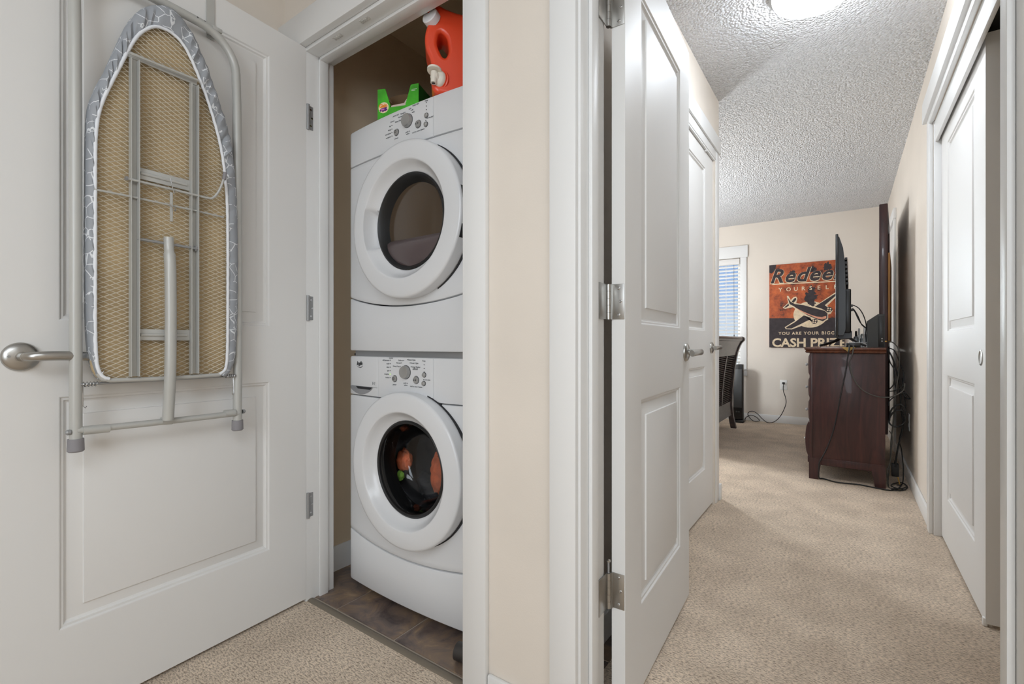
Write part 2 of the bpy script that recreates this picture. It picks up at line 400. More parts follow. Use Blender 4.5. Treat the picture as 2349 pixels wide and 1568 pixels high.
# ---- closet door trim
t = sroot('trim_1', 'white flat casing and jamb round the laundry closet')
B().box(-1.775, CX1 + 0.10, 0.950, YW0, 2.045, 2.160, 0.003).obj('header_board', 'trim_white', t)
B().box(-1.735, -1.664, 0.958, YW0, 0, 2.045, 0.003).obj('casing_board', 'trim_white', t)
B().box(-0.846, -0.767, 0.958, YW0, 0, 2.045, 0.003).obj('casing_board', 'trim_white', t)
B().box(CX0 - 0.015, CX0, YW0, YW1, 0, DH + 0.015, 0.0015).obj('jamb', 'trim_white', t)
B().box(CX1, CX1 + 0.015, 0.970, YW1, 0, DH + 0.015, 0.0015).obj('jamb', 'trim_white', t)
B().box(CX0, CX1, YW0, YW1, DH, DH + 0.015, 0.0015).obj('head_jamb', 'trim_white', t)
b = B().box(CX0, CX0 + 0.011, 1.026, 1.062, 0, DH, 0.003).box(CX0, CX1, 1.026, 1.062, DH - 0.011, DH, 0.003).box(CX1 - 0.011, CX1, 1.026, 1.062, 0, DH, 0.003)
b.obj('door_stop', 'trim_white', t)
for x in (-1.46, -1.31):
    o = B().box(x - 0.022, x + 0.022, 0.987, 1.004, DH - 0.0012, DH, 0.0005).obj('catch_plate', 'scuffed', t)
    B().box(x - 0.013, x + 0.013, 0.990, 1.001, DH - 0.003, DH - 0.0014, 0.0005).obj('catch_slot', 'scuffed', o)
# bedroom door trim
t = sroot('trim_2', 'white casing and jambs of the bedroom doorway')
B().box(-0.573, -0.503, 0.956, YW0, 0, 2.045, 0.003).obj('casing_board', 'trim_white', t)
B().box(-0.59, 0.31, 0.950, YW0, 2.045, 2.160, 0.003).obj('header_board', 'trim_white', t)
B().box(BX1 + 0.006, BX1 + 0.08, 0.956, YW0, 0, 2.045, 0.003).obj('casing_board', 'trim_white', t)
B().box(BX0 - 0.015, BX0, 0.970, YW1, 0, DH + 0.015, 0.0015).obj('jamb', 'trim_white', t)
B().box(BX1, BX1 + 0.015, 0.970, YW1, 0, DH + 0.015, 0.0015).obj('jamb', 'trim_white', t)
B().box(BX0, BX1, 0.970, YW1, DH, DH + 0.015).obj('head_jamb', 'trim_white', t)
B().box(BX0, BX0 + 0.011, 1.008, 1.046, 0, DH, 0.004).box(BX1 - 0.011, BX1, 1.008, 1.046, 0, DH, 0.004).obj('door_stop', 'trim_white', t)
B().box(BX0 - 0.09, BX0 - 0.004, YW1, YW1 + 0.016, 0, 2.045, 0.003).box(BX1 + 0.006, BX1 + 0.09, YW1, YW1 + 0.016, 0, 2.045, 0.003).obj('inner_casing', 'trim_white', t)
# passage door trim
t = sroot('trim_3', 'white casing of the closed passage door')
B().box(-0.64, -0.626, HY0 - 0.085, HY1 + 0.090, 2.098, 2.190, 0.003).obj('header_board', 'trim_white', t)
B().box(-0.64, -0.636, HY0 - 0.005, HY1 + 0.005, 2.045, 2.098, 0.001).box(-0.76, -0.6385, HY0, HY1, 2.036, 2.046).obj('head_jamb', 'trim_white', t)
B().box(-0.645, -0.634, HY1 + 0.006, HY1 + 0.080, 0, 2.098, 0.002).obj('casing_board', 'trim_white', t)
B().box(-0.645, -0.634, HY0 - 0.08, HY0 - 0.006, 0, 2.098, 0.002).obj('casing_board', 'trim_white', t)
B().box(-0.76, -0.642, HY1, HY1 + 0.012, 0, 2.045).box(-0.76, -0.642, HY0 - 0.012, HY0, 0, 2.045).obj('jamb', 'trim_white', t)
# sliding wardrobe trim
t = sroot('trim_4', 'white casing and header over the sliding wardrobe door')
B().box(0.318, XR, SY0 - 0.1, 3.235, 2.088, 2.192, 0.003).obj('header_board', 'trim_white', t)
B().box(0.334, XR, SY0, 3.15, 2.056, 2.090, 0.004).obj('header_moulding', 'trim_white', t)
B().box(0.334, XR, SY1 + 0.006, 3.212, 0, 2.088, 0.003).obj('casing_board', 'trim_white', t)
B().box(XR, XR + 0.115, SY1 - 0.012, SY1, 0, 2.06, 0.002).obj('jamb', 'trim_white', t)
B().box(XR + 0.004, XR + 0.018, SY0, SY1 - 0.012, 1.955, 2.06, 0.002).obj('track_fascia', 'trim_white', t)
B().box(XR + 0.02, XR + 0.10, SY0, SY1 - 0.012, 2.03, 2.06).obj('track', 'seam_dark', t)
# far door casing on right wall
t = sroot('trim_5', 'white door casing on the wall beyond the mirror')
B().box(XR - 0.018, XR, 5.32, 5.40, 0, 2.05, 0.003).obj('casing_board', 'trim_white', t)
B().box(XR - 0.018, XR, 6.16, 6.24, 0, 2.05, 0.003).obj('casing_board', 'trim_white', t)
B().box(XR - 0.022, XR, 5.30, 6.26, 2.05, 2.14, 0.003).obj('header_board', 'trim_white', t)
B().box(XR - 0.006, XR, 5.40, 6.16, 0.01, 2.05, 0.002).obj('door_slab', 'door_white', t)

# ---- closet tile floor
t = sroot('floor_closet', 'slate look tile floor of the laundry closet')
B().box(-1.755, -0.76, 1.0, 1.95, -0.02, -0.001).obj('grout_bed', 'grout', t)
tile = B().box(-0.1497, 0.1497, -0.1497, 0.1497, -0.004, 0.002, 0.0012, 1).mesh('tile', 'slate_tile')
for i in range(4):
    for j in range(3):
        o = link('tile', tile, t); o.location = (-1.645 + 0.305 * i, 1.165 + 0.305 * j, 0)
b = B(); n = 8
prof = [(math.cos(math.pi * k / n), math.sin(math.pi * k / n)) for k in range(n + 1)]
b.ring_skin([[(x, 0.995 + 0.014 * c, -0.002 + 0.008 * s_) for c, s_ in prof] for x in (CX0, CX1)], False, False, False)
struct(b, 'trim_6', 'threshold', 'taupe floor strip between carpet and slate tile')

# ------------------------------------------------------------------ panelled doors
def panel_door(W, H, T, panels, x0=0.0, z0=0.012, both=True, y_front=0.0):
    """slab in local x,z; front face at y_front looking +y, back at y_front - T"""
    b = B(); bm = b.bm
    xs = [0, panels[0][0], panels[0][1], W]; zs = [0]
    for p in sorted(panels, key=lambda q: q[2]): zs += [p[2], p[3]]
    zs.append(H); zs = [z for z in zs]
    prof = [(0, 0), (0.003, -0.0012), (0.006, -0.0050), (0.011, -0.0062), (0.014, -0.0115), (0.018, -0.0130), (0.048, -0.0052), (0.0495, -0.0012), (0.052, -0.0006)]
    for side in ((1, y_front), (-1, y_front - T)):
        sg, y = side
        for i in range(3):
            for j in range(len(zs) - 1):
                if i == 1 and any(abs(zs[j] - p[2]) < 1e-6 for p in panels): continue
                b.face([(x0 + xs[i], y, z0 + zs[j]), (x0 + xs[i + 1], y, z0 + zs[j]), (x0 + xs[i + 1], y, z0 + zs[j + 1]), (x0 + xs[i], y, z0 + zs[j + 1])])
        for p in panels:
            rings = [[(x0 + p[0] + d, y + sg * h, z0 + p[2] + d), (x0 + p[1] - d, y + sg * h, z0 + p[2] + d), (x0 + p[1] - d, y + sg * h, z0 + p[3] - d), (x0 + p[0] + d, y + sg * h, z0 + p[3] - d)] for d, h in prof]
            b.ring_skin(rings, True, False, True)
    ya, yb = y_front, y_front - T
    for (xa, za, xb, zb) in ((0, 0, W, 0), (W, 0, W, H), (W, H, 0, H), (0, H, 0, 0)):
        b.face([(x0 + xa, ya, z0 + za), (x0 + xb, ya, z0 + zb), (x0 + xb, yb, z0 + zb), (x0 + xa, yb, z0 + za)])
    bmesh.ops.remove_doubles(bm, verts=bm.verts[:], dist=1e-5)
    return b

def lever(parent, x, z, y, sgn, dirx, name='door_lever'):
    """rosette on a face at y (outward sgn along y); arm points along dirx"""
    o = B().lathe([(0.0, 0), (0.0335, 0), (0.0335, 0.004), (0.031, 0.008), (0.022, 0.012), (0.0125, 0.014), (0.0125, 0.016), (0.0, 0.016)], (x, y, z), (0, sgn, 0), 40).obj(name, 'metal_nickel', parent, True, 40)
    b = B()
    b.tube([(x, y + sgn * 0.012, z), (x, y + sgn * 0.045, z)], 0.0105, 18)
    path = smooth_path([(x - dirx * 0.002, y + sgn * 0.040, z), (x + dirx * 0.012, y + sgn * 0.055, z + 0.001), (x + dirx * 0.040, y + sgn * 0.059, z + 0.002), (x + dirx * 0.080, y + sgn * 0.055, z + 0.001), (x + dirx * 0.108, y + sgn * 0.046, z - 0.002)], 5)
    b.tube(path, [0.0085 + 0.0015 * min(1, i / 8) for i in range(len(path))], 14, sq=1.15)
    b.obj('lever_arm', 'metal_nickel', o, True, 45)
    B().lathe([(0.0, 0.0), (0.003, 0.0), (0.003, 0.0015), (0.0, 0.0015)], (x - dirx * 0.021, y + sgn * 0.012, z + 0.001), (0, sgn, 0), 12).obj('set_screw', 'metal_steel', o, True)
    return o

# laundry closet door (open against the left wall)
rz1 = math.atan2(-0.99819, 0.06014)
d1 = thing('door_1', 'white two panel laundry door standing open at left', 'door', (-1.627, 0.976, 0), rz1, kind='structure')
panel_door(0.816, 2.032, 0.035, [(0.137, 0.679, 0.230, 0.812), (0.137, 0.679, 0.998, 1.932)]).obj('door_slab', 'door_white', d1, True, 25)
lever(d1, 0.745, 0.923, 0.0, 1, -1)
for z in (0.31, 1.04, 1.747):
    h = B().box(-0.0028, -0.0006, -0.034, -0.004, z, z + 0.089, 0.0006).obj('hinge', 'metal_steel', d1, True)
    B().cyl((-0.006, 0.004, z - 0.002), (-0.006, 0.004, z + 0.091), 0.0055, n=14).obj('knuckle', 'metal_steel', h, True)
    B().box(-0.030, -0.008, -0.0022, 0.0008, z, z + 0.089, 0.0008).obj('hinge_leaf', 'metal_steel', h, True)
    for k in (0.015, 0.045, 0.075):
        B().lathe([(0.0, 0.0012), (0.0035, 0.001), (0.004, 0)], (-0.019 - 0.005 * (k == 0.045), 0.0008, z + k), (0, 1, 0), 10).obj('screw', 'chrome', h, True)
# bedroom door (open into the passage)
rz2 = math.atan2(0.99902, -0.04434)
d2 = thing('door_2', 'white two panel bedroom door swung into the passage', 'door', (-0.4528, 1.1257, 0), rz2, kind='structure')
panel_door(0.703, 2.032, 0.035, [(0.130, 0.573, 0.225, 0.790), (0.130, 0.573, 0.993, 1.905)], y_front=0.035).obj('door_slab', 'door_white', d2, True, 25)
lever(d2, 0.645, 0.922, 0.0, -1, -1)
lever(d2, 0.645, 0.922, 0.035, 1, -1)
for z in (0.285, 1.015, 1.755):
    h = B().box(-0.0024, -0.0004, 0.0015, 0.034, z, z + 0.089, 0.0007).obj('hinge', 'metal_nickel', d2, True)
    for k in range(5):
        B().cyl((-0.010, 0.040, z + 0.0178 * k), (-0.010, 0.040, z + 0.0178 * k + 0.0172), 0.0062, n=16).obj('knuckle', 'metal_nickel', h, True)
    B().box(-0.008, -0.0004, 0.031, 0.038, z, z + 0.089).obj('hinge_leaf', 'metal_nickel', h, True)
    B().box(-0.064, -0.012, 0.0425, 0.0452, z, z + 0.089, 0.0007).obj('hinge_leaf', 'metal_nickel', h, True)
    for k, yy in ((0.011, 0.012), (0.045, 0.007), (0.078, 0.012)):
        B().lathe([(0.0, 0.0010), (0.0028, 0.0012), (0.0042, 0.0002)], (-0.0024, yy + 0.004, z + k), (-1, 0, 0), 12).obj('screw', 'chrome', h, True)
    if z < 0.3:
        B().cyl((-0.010, 0.040, z + 0.089), (-0.010, 0.040, z + 0.118), 0.0026, n=12).obj('hinge_pin', 'metal_steel', h, True)
        B().lathe([(0, 0), (0.0055, 0.001), (0.0055, 0.005), (0, 0.008)], (-0.010, 0.040, z + 0.116), (0, 0, 1), 14).obj('pin_head', 'metal_nickel', h, True)
# closed passage door
d3 = thing('door_3', 'closed white door in the passage behind the bedroom door', 'door', (-0.650, HY0, 0), R(90), kind='structure')
panel_door(0.718, 2.020, 0.035, [(0.130, 0.530, 0.232, 0.815), (0.130, 0.530, 1.010, 1.930)], x0=0.002, y_front=0.035).obj('door_slab', 'door_white', d3, True, 25)
lever(d3, 0.668, 0.928, 0.0, -1, -1)
B().box(0.508, 0.530, -0.012, 0.004, 2.028, 2.043, 0.002).obj('top_catch', 'trim_white', d3, True)
# sliding wardrobe door: local x = +Y
d4 = thing('door_4', 'white sliding wardrobe door with round finger pull', 'door', (0.380, 2.215, 0), R(90), kind='structure')
panel_door(0.918, 1.985, 0.035, [(0.170, 0.748, 0.212, 0.795), (0.170, 0.748, 0.995, 1.880)], y_front=0.0).obj('door_slab', 'door_white', d4, True, 25)
o = B().lathe([(0.021, 0), (0.0275, 0), (0.0275, 0.002), (0.024, 0.003), (0.0215, 0.001), (0.0205, -0.008), (0.0, -0.009)], (0.066, 0.0, 0.904), (0, 1, 0), 36).obj('finger_pull', 'metal_nickel', d4, True)
B().box(0.004, 0.022, -0.006, 0.006, -0.0, 0.028, 0.003).obj('floor_guide', 'plastic_white', d4, True)

# ------------------------------------------------------------------ stacked washer and dryer
AXC, AW = -1.255, 0.69
AX0, AX1 = AXC - AW / 2, AXC + AW / 2
def yfront(x):
    d = (x - AXC) / (AW / 2)
    y = 1.120 + 0.020 * d * d
    e_ = AW / 2 - abs(x - AXC)
    if e_ < 0.02: y += 0.020 - math.sqrt(max(0, 0.02 ** 2 - (0.02 - e_) ** 2))
    return y
def curved_panel(xa, xb, zl, zh, nx=26, back=0.045, rl=True, rr=True, hole=None, nz=1):
    """panel following the bowed appliance front; zl/zh are functions of x"""
    b = B(); xs = []
    for d in (0, 0.0015, 0.005): xs.append(xa + d)
    for k in range(1, nx): xs.append(xa + (xb - xa) * k / nx)
    for d in (0.02, 0.015, 0.010, 0.006, 0.003, 0.001):
        if xa <= AX0 + 1e-6: xs.append(xa + d)
        if xb >= AX1 - 1e-6: xs.append(xb - d)
    for d in (0.005, 0.0015, 0): xs.append(xb - d)
    xs = sorted(set(round(x, 5) for x in xs))
    eds = [(0.0, 0.005), (0.0012, 0.002), (0.005, 0.0)]
    rows = []
    for x in xs:
        lo, hi = zl(x), zh(x); col = []
        ex = 0.0
        for lim, on in ((x - xa, rl), (xb - x, rr)):
            if on and lim < 0.005: ex = max(ex, 0.005 - math.sqrt(max(0, 0.005 ** 2 - (0.005 - lim) ** 2)))
        y = yfront(x)
        col.append((x, y + back, lo))
        for d, o_ in eds: col.append((x, y + max(o_, ex), lo + d))
        for k in range(1, nz): col.append((x, y + ex, lo + 0.005 + (hi - lo - 0.010) * k / nz))
        for d, o_ in reversed(eds): col.append((x, y + max(o_, ex), hi - d))
        col.append((x, y + back, hi))
        rows.append(col)
    b.ring_skin(rows, True, True, True)
    if hole:
        kill = [f_ for f_ in b.bm.faces if math.hypot(f_.calc_center_median().x - hole[0], f_.calc_center_median().z - hole[1]) < hole[2] and len(f_.verts) == 4]
        bmesh.ops.delete(b.bm, geom=kill, context='FACES')
    return b
def corner(z, sgn, r=0.022):
    """top (sgn=-1) or bottom (+1) edge that rounds off at both sides"""
    def f(x):
        e_ = AW / 2 - abs(x - AXC)
        return z if e_ >= r else z + sgn * (r - math.sqrt(max(0, r * r - (r - e_) ** 2)))
    return f
def arc(z_mid, z_edge):
    return lambda x: z_mid + (z_edge - z_mid) * ((x - AXC) / (AW / 2)) ** 2
def c_(v): return lambda x: v

def face_text(b, body, size, x, z, **kw):
    M4 = Matrix.Translation((x, yfront(x) - 0.0006, z)) @ Matrix.Rotation(R(90), 4, 'X')
    add_text(b, body, size, M4, **kw)

def door_ring(cx, cz, pocket=False):
    y0 = 1.128
    def off(r, h, an):
        if not pocket: return 0
        a = math.degrees(an) % 360
        # pocket for the fingers on the left of the bevel
        if 0.170 < r < 0.1985 and 160 < a < 206: return -0.034 if 164 < a < 202 else -0.012
        return 0
    prof = [(0.260, -0.004), (0.263, 0.010), (0.2645, 0.046), (0.2635, 0.050), (0.260, 0.0535), (0.254, 0.0555), (0.240, 0.057), (0.203, 0.059), (0.199, 0.058), (0.197, 0.056), (0.191, 0.045), (0.183, 0.034), (0.174, 0.025), (0.168, 0.021), (0.164, 0.018), (0.161, 0.0)]
    b = B(); b.lathe(prof, (cx, y0, cz), (0, -1, 0), 120, off=off, ref=(1, 0, 0))
    return b

def controls(root, zk, labels_left, zoff, ring_labels, xk):
    k = B().lathe([(0.0, 0.015), (0.016, 0.015), (0.0205, 0.0135), (0.0225, 0.010), (0.023, 0.0), (0.0, 0.0)], (xk, yfront(xk), zk), (0, -1, 0), 40).obj('selector_knob', 'knob_silver', root)
    B().lathe([(0.0242, 0.0), (0.0242, 0.0012), (0.023, 0.0012)], (xk, yfront(xk), zk), (0, -1, 0), 40).obj('knob_collar', 'print_dark', k)
    for dx, dz, r, sym in ((-0.058, -0.025, 0.0112, 'ring'), (0.051, -0.025, 0.0125, 'play'), (0.089, -0.006, 0.0078, ''), (0.087, -0.035, 0.0078, '')):
        x, z = xk + dx, zk + dz
        o = B().lathe([(0.0, 0.006), (r * 0.55, 0.0068), (r * 0.85, 0.0055), (r, 0.0025), (r, 0)], (x, yfront(x), z), (0, -1, 0), 28).obj('push_button', 'knob_silver', root)
        B().lathe([(r + 0.0014, 0.0), (r + 0.0014, 0.0009), (r, 0.0009)], (x, yfront(x), z), (0, -1, 0), 28).obj('button_collar', 'print_dark', o)
        if sym == 'ring':
            B().lathe([(0.0035, 0.0072), (0.0052, 0.0072)], (x, yfront(x), z), (0, -1, 0), 20).obj('power_mark', 'print_dark', o)
        if sym == 'play':
            b = B(); y = yfront(x) - 0.0075
            b.face([(x - 0.007, y, z - 0.003), (x - 0.007, y, z + 0.003), (x - 0.002, y, z)])
            b.face([(x + 0.002, y, z - 0.003), (x + 0.002, y, z + 0.003), (x + 0.0035, y, z + 0.003), (x + 0.0035, y, z - 0.003)])
            b.face([(x + 0.005, y, z - 0.003), (x + 0.005, y, z + 0.003), (x + 0.0065, y, z + 0.003), (x + 0.0065, y, z - 0.003)])
            b.obj('start_mark', 'print_dark', o)
    # indicator lights
    x = xk - 0.083; n = len(labels_left); dots = []
    for i in range(n): dots.append((x, zk + zoff - 0.0125 * i))
    for i in range(3 if n > 4 else 4): dots.append((xk + 0.0885, zk + 0.034 - 0.012 * i - (0.006 if n > 4 else -0.004)))
    dots.append((xk + 0.0865, zk - 0.022))
    for i, (dx, dz) in enumerate(dots):
        lit = (n > 4 and i == 4)
        B().lathe([(0.0, 0.001), (0.0016, 0.001), (0.0018, 0)], (dx, yfront(dx), dz), (0, -1, 0), 10).obj('indicator_light', 'led_green' if lit else 'print_dark', root)
    b = B()
    for i, s_ in enumerate(labels_left): face_text(b, s_, 0.0072, x - 0.005, zk + zoff - 0.0025 - 0.0125 * i, align='RIGHT')
    for s_, dx, dz, al in ring_labels:
        face_text(b, s_, 0.0072, xk + dx, zk + dz, align=al)
    o = b.obj('panel_lettering', 'print_grey', root, smooth=0); o['kind'] = 'stuff'
    for s_, dx, dz, al in ring_labels[:-3]:
        ddx = 0.0035 if al == 'RIGHT' else -0.0035
        xx = xk + dx + ddx
        B().lathe([(0.0, 0.0008), (0.0016, 0.0008), (0.0018, 0)], (xx, yfront(xx), zk + dz + 0.0025), (0, -1, 0), 8).obj('cycle_dot', 'print_dark', root)

def cabinet(root, z0, z1, rr=0.012):
    b = B(); b.box(AX0 + 0.002, AX1 - 0.002, 1.165, 1.80, z0, z1, 0.006)
    bmesh.ops.delete(b.bm, geom=[f_ for f_ in b.bm.faces if all(v.co.y < 1.172 for v in f_.verts) and f_.calc_area() > 0.1], context='FACES'); b.obj('cabinet', 'appliance_white', root)

# --- washer
w = thing('washing_machine', 'white front load washer at the bottom of the stack', 'washing machine', (AXC, 1.45, 0.002))
cabinet(w, 0.035, 0.905)
for x in (AX0 + 0.06, AX1 - 0.06):
    for y in (1.22, 1.74): B().cyl((x, y, 0.002), (x, y, 0.04), 0.02, 0.016).obj('foot', 'black_rubber', w)
FS = 0.755
curved_panel(AX0, AX1, lambda x: arc(0.199, 0.235)(x) + 0.002, c_(FS - 0.002), 44, hole=(-1.222, 0.524, 0.195), nz=40).obj('front_panel', 'appliance_white', w)
curved_panel(AX0, AX1, corner(0.035, 1), lambda x: arc(0.199, 0.235)(x) - 0.002, 40).obj('toe_panel', 'appliance_white', w)
XS0, XS1 = -1.402, -1.120
def drawer_top(x): return corner(0.905, -1)(x)
dr = curved_panel(AX0, XS0 - 0.001, c_(FS + 0.0015), drawer_top, 14).obj('detergent_drawer', 'appliance_white', w)
# scooped drawer handle
b = B(); seg = 16; xa, xb = AX0 + 0.006, XS0 - 0.030; zt = 0.790
rings = []
for k in range(seg + 1):
    u = k / seg; x = xa + (xb - xa) * u
    dz = 0.030 * math.sin(math.pi * min(1, max(0, u))) ** 0.7
    y = yfront(x) - 0.0012
    rings.append([(x, y, zt), (x, y - 0.0005, zt - dz * 0.5), (x, y, zt - dz)])
b.ring_skin(rings, False); o = b.obj('drawer_grip', 'appliance_grey', dr)
b = B(); xa2, xb2 = xa + 0.05, xb - 0.004
b.face([(xa2, yfront(xa2) - 0.0022, zt), (xb2, yfront(xb2) - 0.0022, zt), (xb2 - 0.012, yfront(xb2) - 0.0026, zt - 0.009), (xa2 + 0.012, yfront(xa2) - 0.0026, zt - 0.009)])
b.obj('grip_slot', 'seam_dark', o)
B().box(AX0 + 0.004, XS0 - 0.004, 1.1212, 1.124, zt, zt + 0.0012)
b = B(); rings = [[(x, yfront(x) - 0.0006, zt), (x, yfront(x) - 0.0006, zt + 0.0012)] for x in [AX0 + 0.004 + (XS0 - AX0 - 0.008) * k / 10 for k in range(11)]]
b.ring_skin(rings, False); b.obj('drawer_seam', 'print_grey', dr)
curved_panel(XS0 + 0.001, XS1 - 0.001, lambda x: FS + 0.0015, c_(0.905), 14, rl=False).obj('control_panel', 'appliance_white', w)
curved_panel(XS1 + 0.001, AX1, lambda x: FS + 0.0015, corner(0.905, -1), 12, rl=False).obj('fascia_panel', 'appliance_white', w)
# maker's oval badge
lx, lz = -1.517, 0.876
lg = B().lathe([(0.0, 0.001), (0.0185, 0.001), (0.0195, 0.0)], (0, 0, 0), (0, -1, 0), 32)
lg.bm.transform(Matrix.Translation((lx, yfront(lx) - 0.0005, lz)) @ Matrix.Diagonal((1.15, 1, 0.78, 1)))
bd = lg.obj('brand_badge', 'print_dark', w)
lg = B().lathe([(0.0, 0.0018), (0.0182, 0.0018)], (0, 0, 0), (0, -1, 0), 32)
lg.bm.transform(Matrix.Translation((lx + 0.0005, yfront(lx) - 0.0005, lz + 0.0015)) @ Matrix.Diagonal((1.15, 1, 0.78, 1))); lg.obj('badge_face', 'appliance_white', bd)
b = B(); add_text(b, 'Inglis', 0.019, Matrix.Translation((lx, yfront(lx) - 0.0032, lz - 0.004)) @ Matrix.Rotation(R(90), 4, 'X'), font_shear=0.25, bold=0.0006, align='CENTER', spacing=0.9); b.obj('badge_lettering', 'print_dark', bd, smooth=0)
controls(w, 0.854, ['add garment', 'wash', 'rinse', 'spin', 'complete', 'locked'], 0.040,
         [('Heavy Duty', -0.032, 0.017, 'RIGHT'), ('Normal', -0.026, 0.029, 'RIGHT'), ('Delicate', -0.014, 0.038, 'RIGHT'), ('Rinse & Spin', 0.012, 0.041, 'LEFT'), ('Drain & Spin', 0.025, 0.030, 'LEFT'), ('Clean Washer', 0.030, 0.017, 'LEFT'),
          ('power', -0.058, -0.048, 'CENTER'), ('push to\nselect', 0.0, -0.040, 'CENTER'), ('hold to start / pause', 0.051, -0.050, 'CENTER')], -1.249)
b = B(); face_text(b, 'STATUS', 0.006, -1.338, 0.905 - 0.006, align='LEFT'); face_text(b, 'Temp', 0.007, -1.17, 0.893); face_text(b, 'extra rinse', 0.006, -1.158, 0.830); face_text(b, 'affresh', 0.009, -1.215, 0.864, font_shear=0.4, bold=0.0004)
face_text(b, 'HE', 0.016, -1.437, 0.800); o = b.obj('panel_lettering', 'print_grey', w, smooth=0); o['kind'] = 'stuff'
WCX, WCZ = -1.222, 0.524
ring = door_ring(WCX, WCZ).obj('door', 'appliance_white', w, smooth=50)
B().lathe([(0.2665, -0.006), (0.2665, 0.006), (0.262, 0.006)], (WCX, 1.128, WCZ), (0, -1, 0), 96).obj('door_gap', 'seam_dark', ring)
B().lathe([(0.166, 0.020), (0.160, 0.024), (0.154, 0.020), (0.151, 0.0), (0.150, -0.05)], (WCX, 1.128, WCZ), (0, -1, 0), 72).obj('glass_rim', 'black_rubber', ring)
B().lathe([(0.157, 0.012), (0.152, 0.013), (0.146, 0.002), (0.138, -0.04), (0.126, -0.075), (0.105, -0.092), (0.06, -0.100), (0.0, -0.102)], (WCX, 1.128, WCZ), (0, -1, 0), 72).obj('glass_bowl', 'bowl_glass', ring)
B().lathe([(0.157, -0.04), (0.20, -0.05), (0.235, -0.09), (0.235, -0.42), (0.0, -0.42)], (WCX, 1.128, WCZ), (0, -1, 0), 64).obj('drum', 'drum_metal', w)

# --- laundry seen through the washer glass
def blob(name, mat_, c, s, seed, label, cat, amp=0.3):
    rnd = random.Random(seed); b = B()
    bmesh.ops.create_icosphere(b.bm, subdivisions=4, radius=1.0)
    from mathutils import noise
    for v in b.bm.verts:
        p = v.co.copy(); d = noise.noise(p * 1.6 + Vector((seed * 3.1, 0, 0))) * amp + noise.noise(p * 4.0 + Vector((0, seed * 1.7, 0))) * amp * 0.4
        v.co = p * (1 + d); v.co = Vector((v.co.x * s[0], v.co.y * s[1], v.co.z * s[2])) + Vector(c)
    return tag(b.obj(name, mat_, smooth=60), label, cat)
blob('folded_towel', 'cloth_orange', (-1.232, 1.272, 0.470), (0.042, 0.026, 0.078), 2, 'orange towel at the right of the washer window', 'towel')
blob('crumpled_sock', 'cloth_orange', (-1.372, 1.222, 0.510), (0.033, 0.024, 0.042), 5, 'small orange garment at the left of the washer window', 'garment')
blob('crumpled_shirt', 'cloth_black', (-1.288, 1.300, 0.402), (0.088, 0.040, 0.060), 8, 'black garment heaped at the bottom of the washer drum', 'garment', 0.35)
blob('balled_cloth', 'cloth_green', (-1.392, 1.222, 0.448), (0.015, 0.012, 0.018), 11, 'lime green cloth beside the black garment in the washer', 'cloth')

# --- dryer
d = thing('dryer', 'white front load dryer on top of the washer', 'dryer', (AXC, 1.45, 0.905))
B().box(AX0 + 0.03, AX1 - 0.01, 1.150, 1.78, 0.905, 0.9255).obj('stacking_rail', 'metal_steel', d)
B().box(AX0 + 0.012, AX1 - 0.01, 1.158, 1.78, 0.9065, 0.915).obj('rail_shadow_gap', 'black_rubber', d)
cabinet(d, 0.926, 1.776)
DS = 1.640
curved_panel(AX0, AX1, lambda x: arc(1.086, 1.134)(x) + 0.002, c_(DS - 0.002), 44, hole=(-1.218, 1.371, 0.195), nz=40).obj('front_panel', 'appliance_white', d)
curved_panel(AX0, AX1, corner(0.926, 1, 0.014), lambda x: arc(1.086, 1.134)(x) - 0.002, 40).obj('toe_panel', 'appliance_white', d)
curved_panel(AX0, XS0 - 0.0006, c_(DS + 0.0015), corner(1.776, -1), 14, rr=False).obj('fascia_panel', 'appliance_white', d)
curved_panel(XS0 - 0.0006, XS1 - 0.001, c_(DS + 0.0015), c_(1.776), 14, rl=False).obj('control_panel', 'appliance_white', d)
curved_panel(XS1 + 0.001, AX1, c_(DS + 0.0015), corner(1.776, -1), 12, rl=False).obj('fascia_panel', 'appliance_white', d)
controls(d, 1.724, ['dry', 'damp', 'cool down', 'complete'], 0.006,
         [('Heavy Duty', -0.031, 0.010, 'RIGHT'), ('Normal', -0.027, 0.022, 'RIGHT'), ('Casual', -0.018, 0.031, 'RIGHT'), ('50', 0.010, 0.036, 'LEFT'), ('40', 0.020, 0.029, 'LEFT'), ('20', 0.026, 0.020, 'LEFT'),
          ('power', -0.058, -0.048, 'CENTER'), ('push to\nselect', 0.0, -0.040, 'CENTER'), ('hold to start / pause', 0.051, -0.050, 'CENTER')], -1.239)
b = B(); face_text(b, 'STATUS', 0.006, -1.330, 1.741); face_text(b, 'AUTO DRY', 0.0065, -1.30, 1.757, align='CENTER'); face_text(b, 'TIMED DRY', 0.0065, -1.20, 1.766, align='CENTER'); face_text(b, 'Temp', 0.0065, -1.158, 1.766); face_text(b, 'wrinkle guard', 0.0055, -1.148, 1.706)
o = b.obj('panel_lettering', 'print_grey', d, smooth=0); o['kind'] = 'stuff'
DCX, DCZ = -1.218, 1.371
ring = door_ring(DCX, DCZ, True).obj('door', 'appliance_white', d, smooth=50)
B().lathe([(0.2665, -0.006), (0.2665, 0.004), (0.262, 0.004)], (DCX, 1.128, DCZ), (0, -1, 0), 96).obj('door_gap', 'seam_dark', ring)
B().lathe([(0.166, 0.022), (0.160, 0.024), (0.152, 0.016), (0.147, -0.002), (0.140, -0.012), (0.138, -0.020)], (DCX, 1.128, DCZ), (0, -1, 0), 72).obj('glass_rim', 'black_rubber', ring)
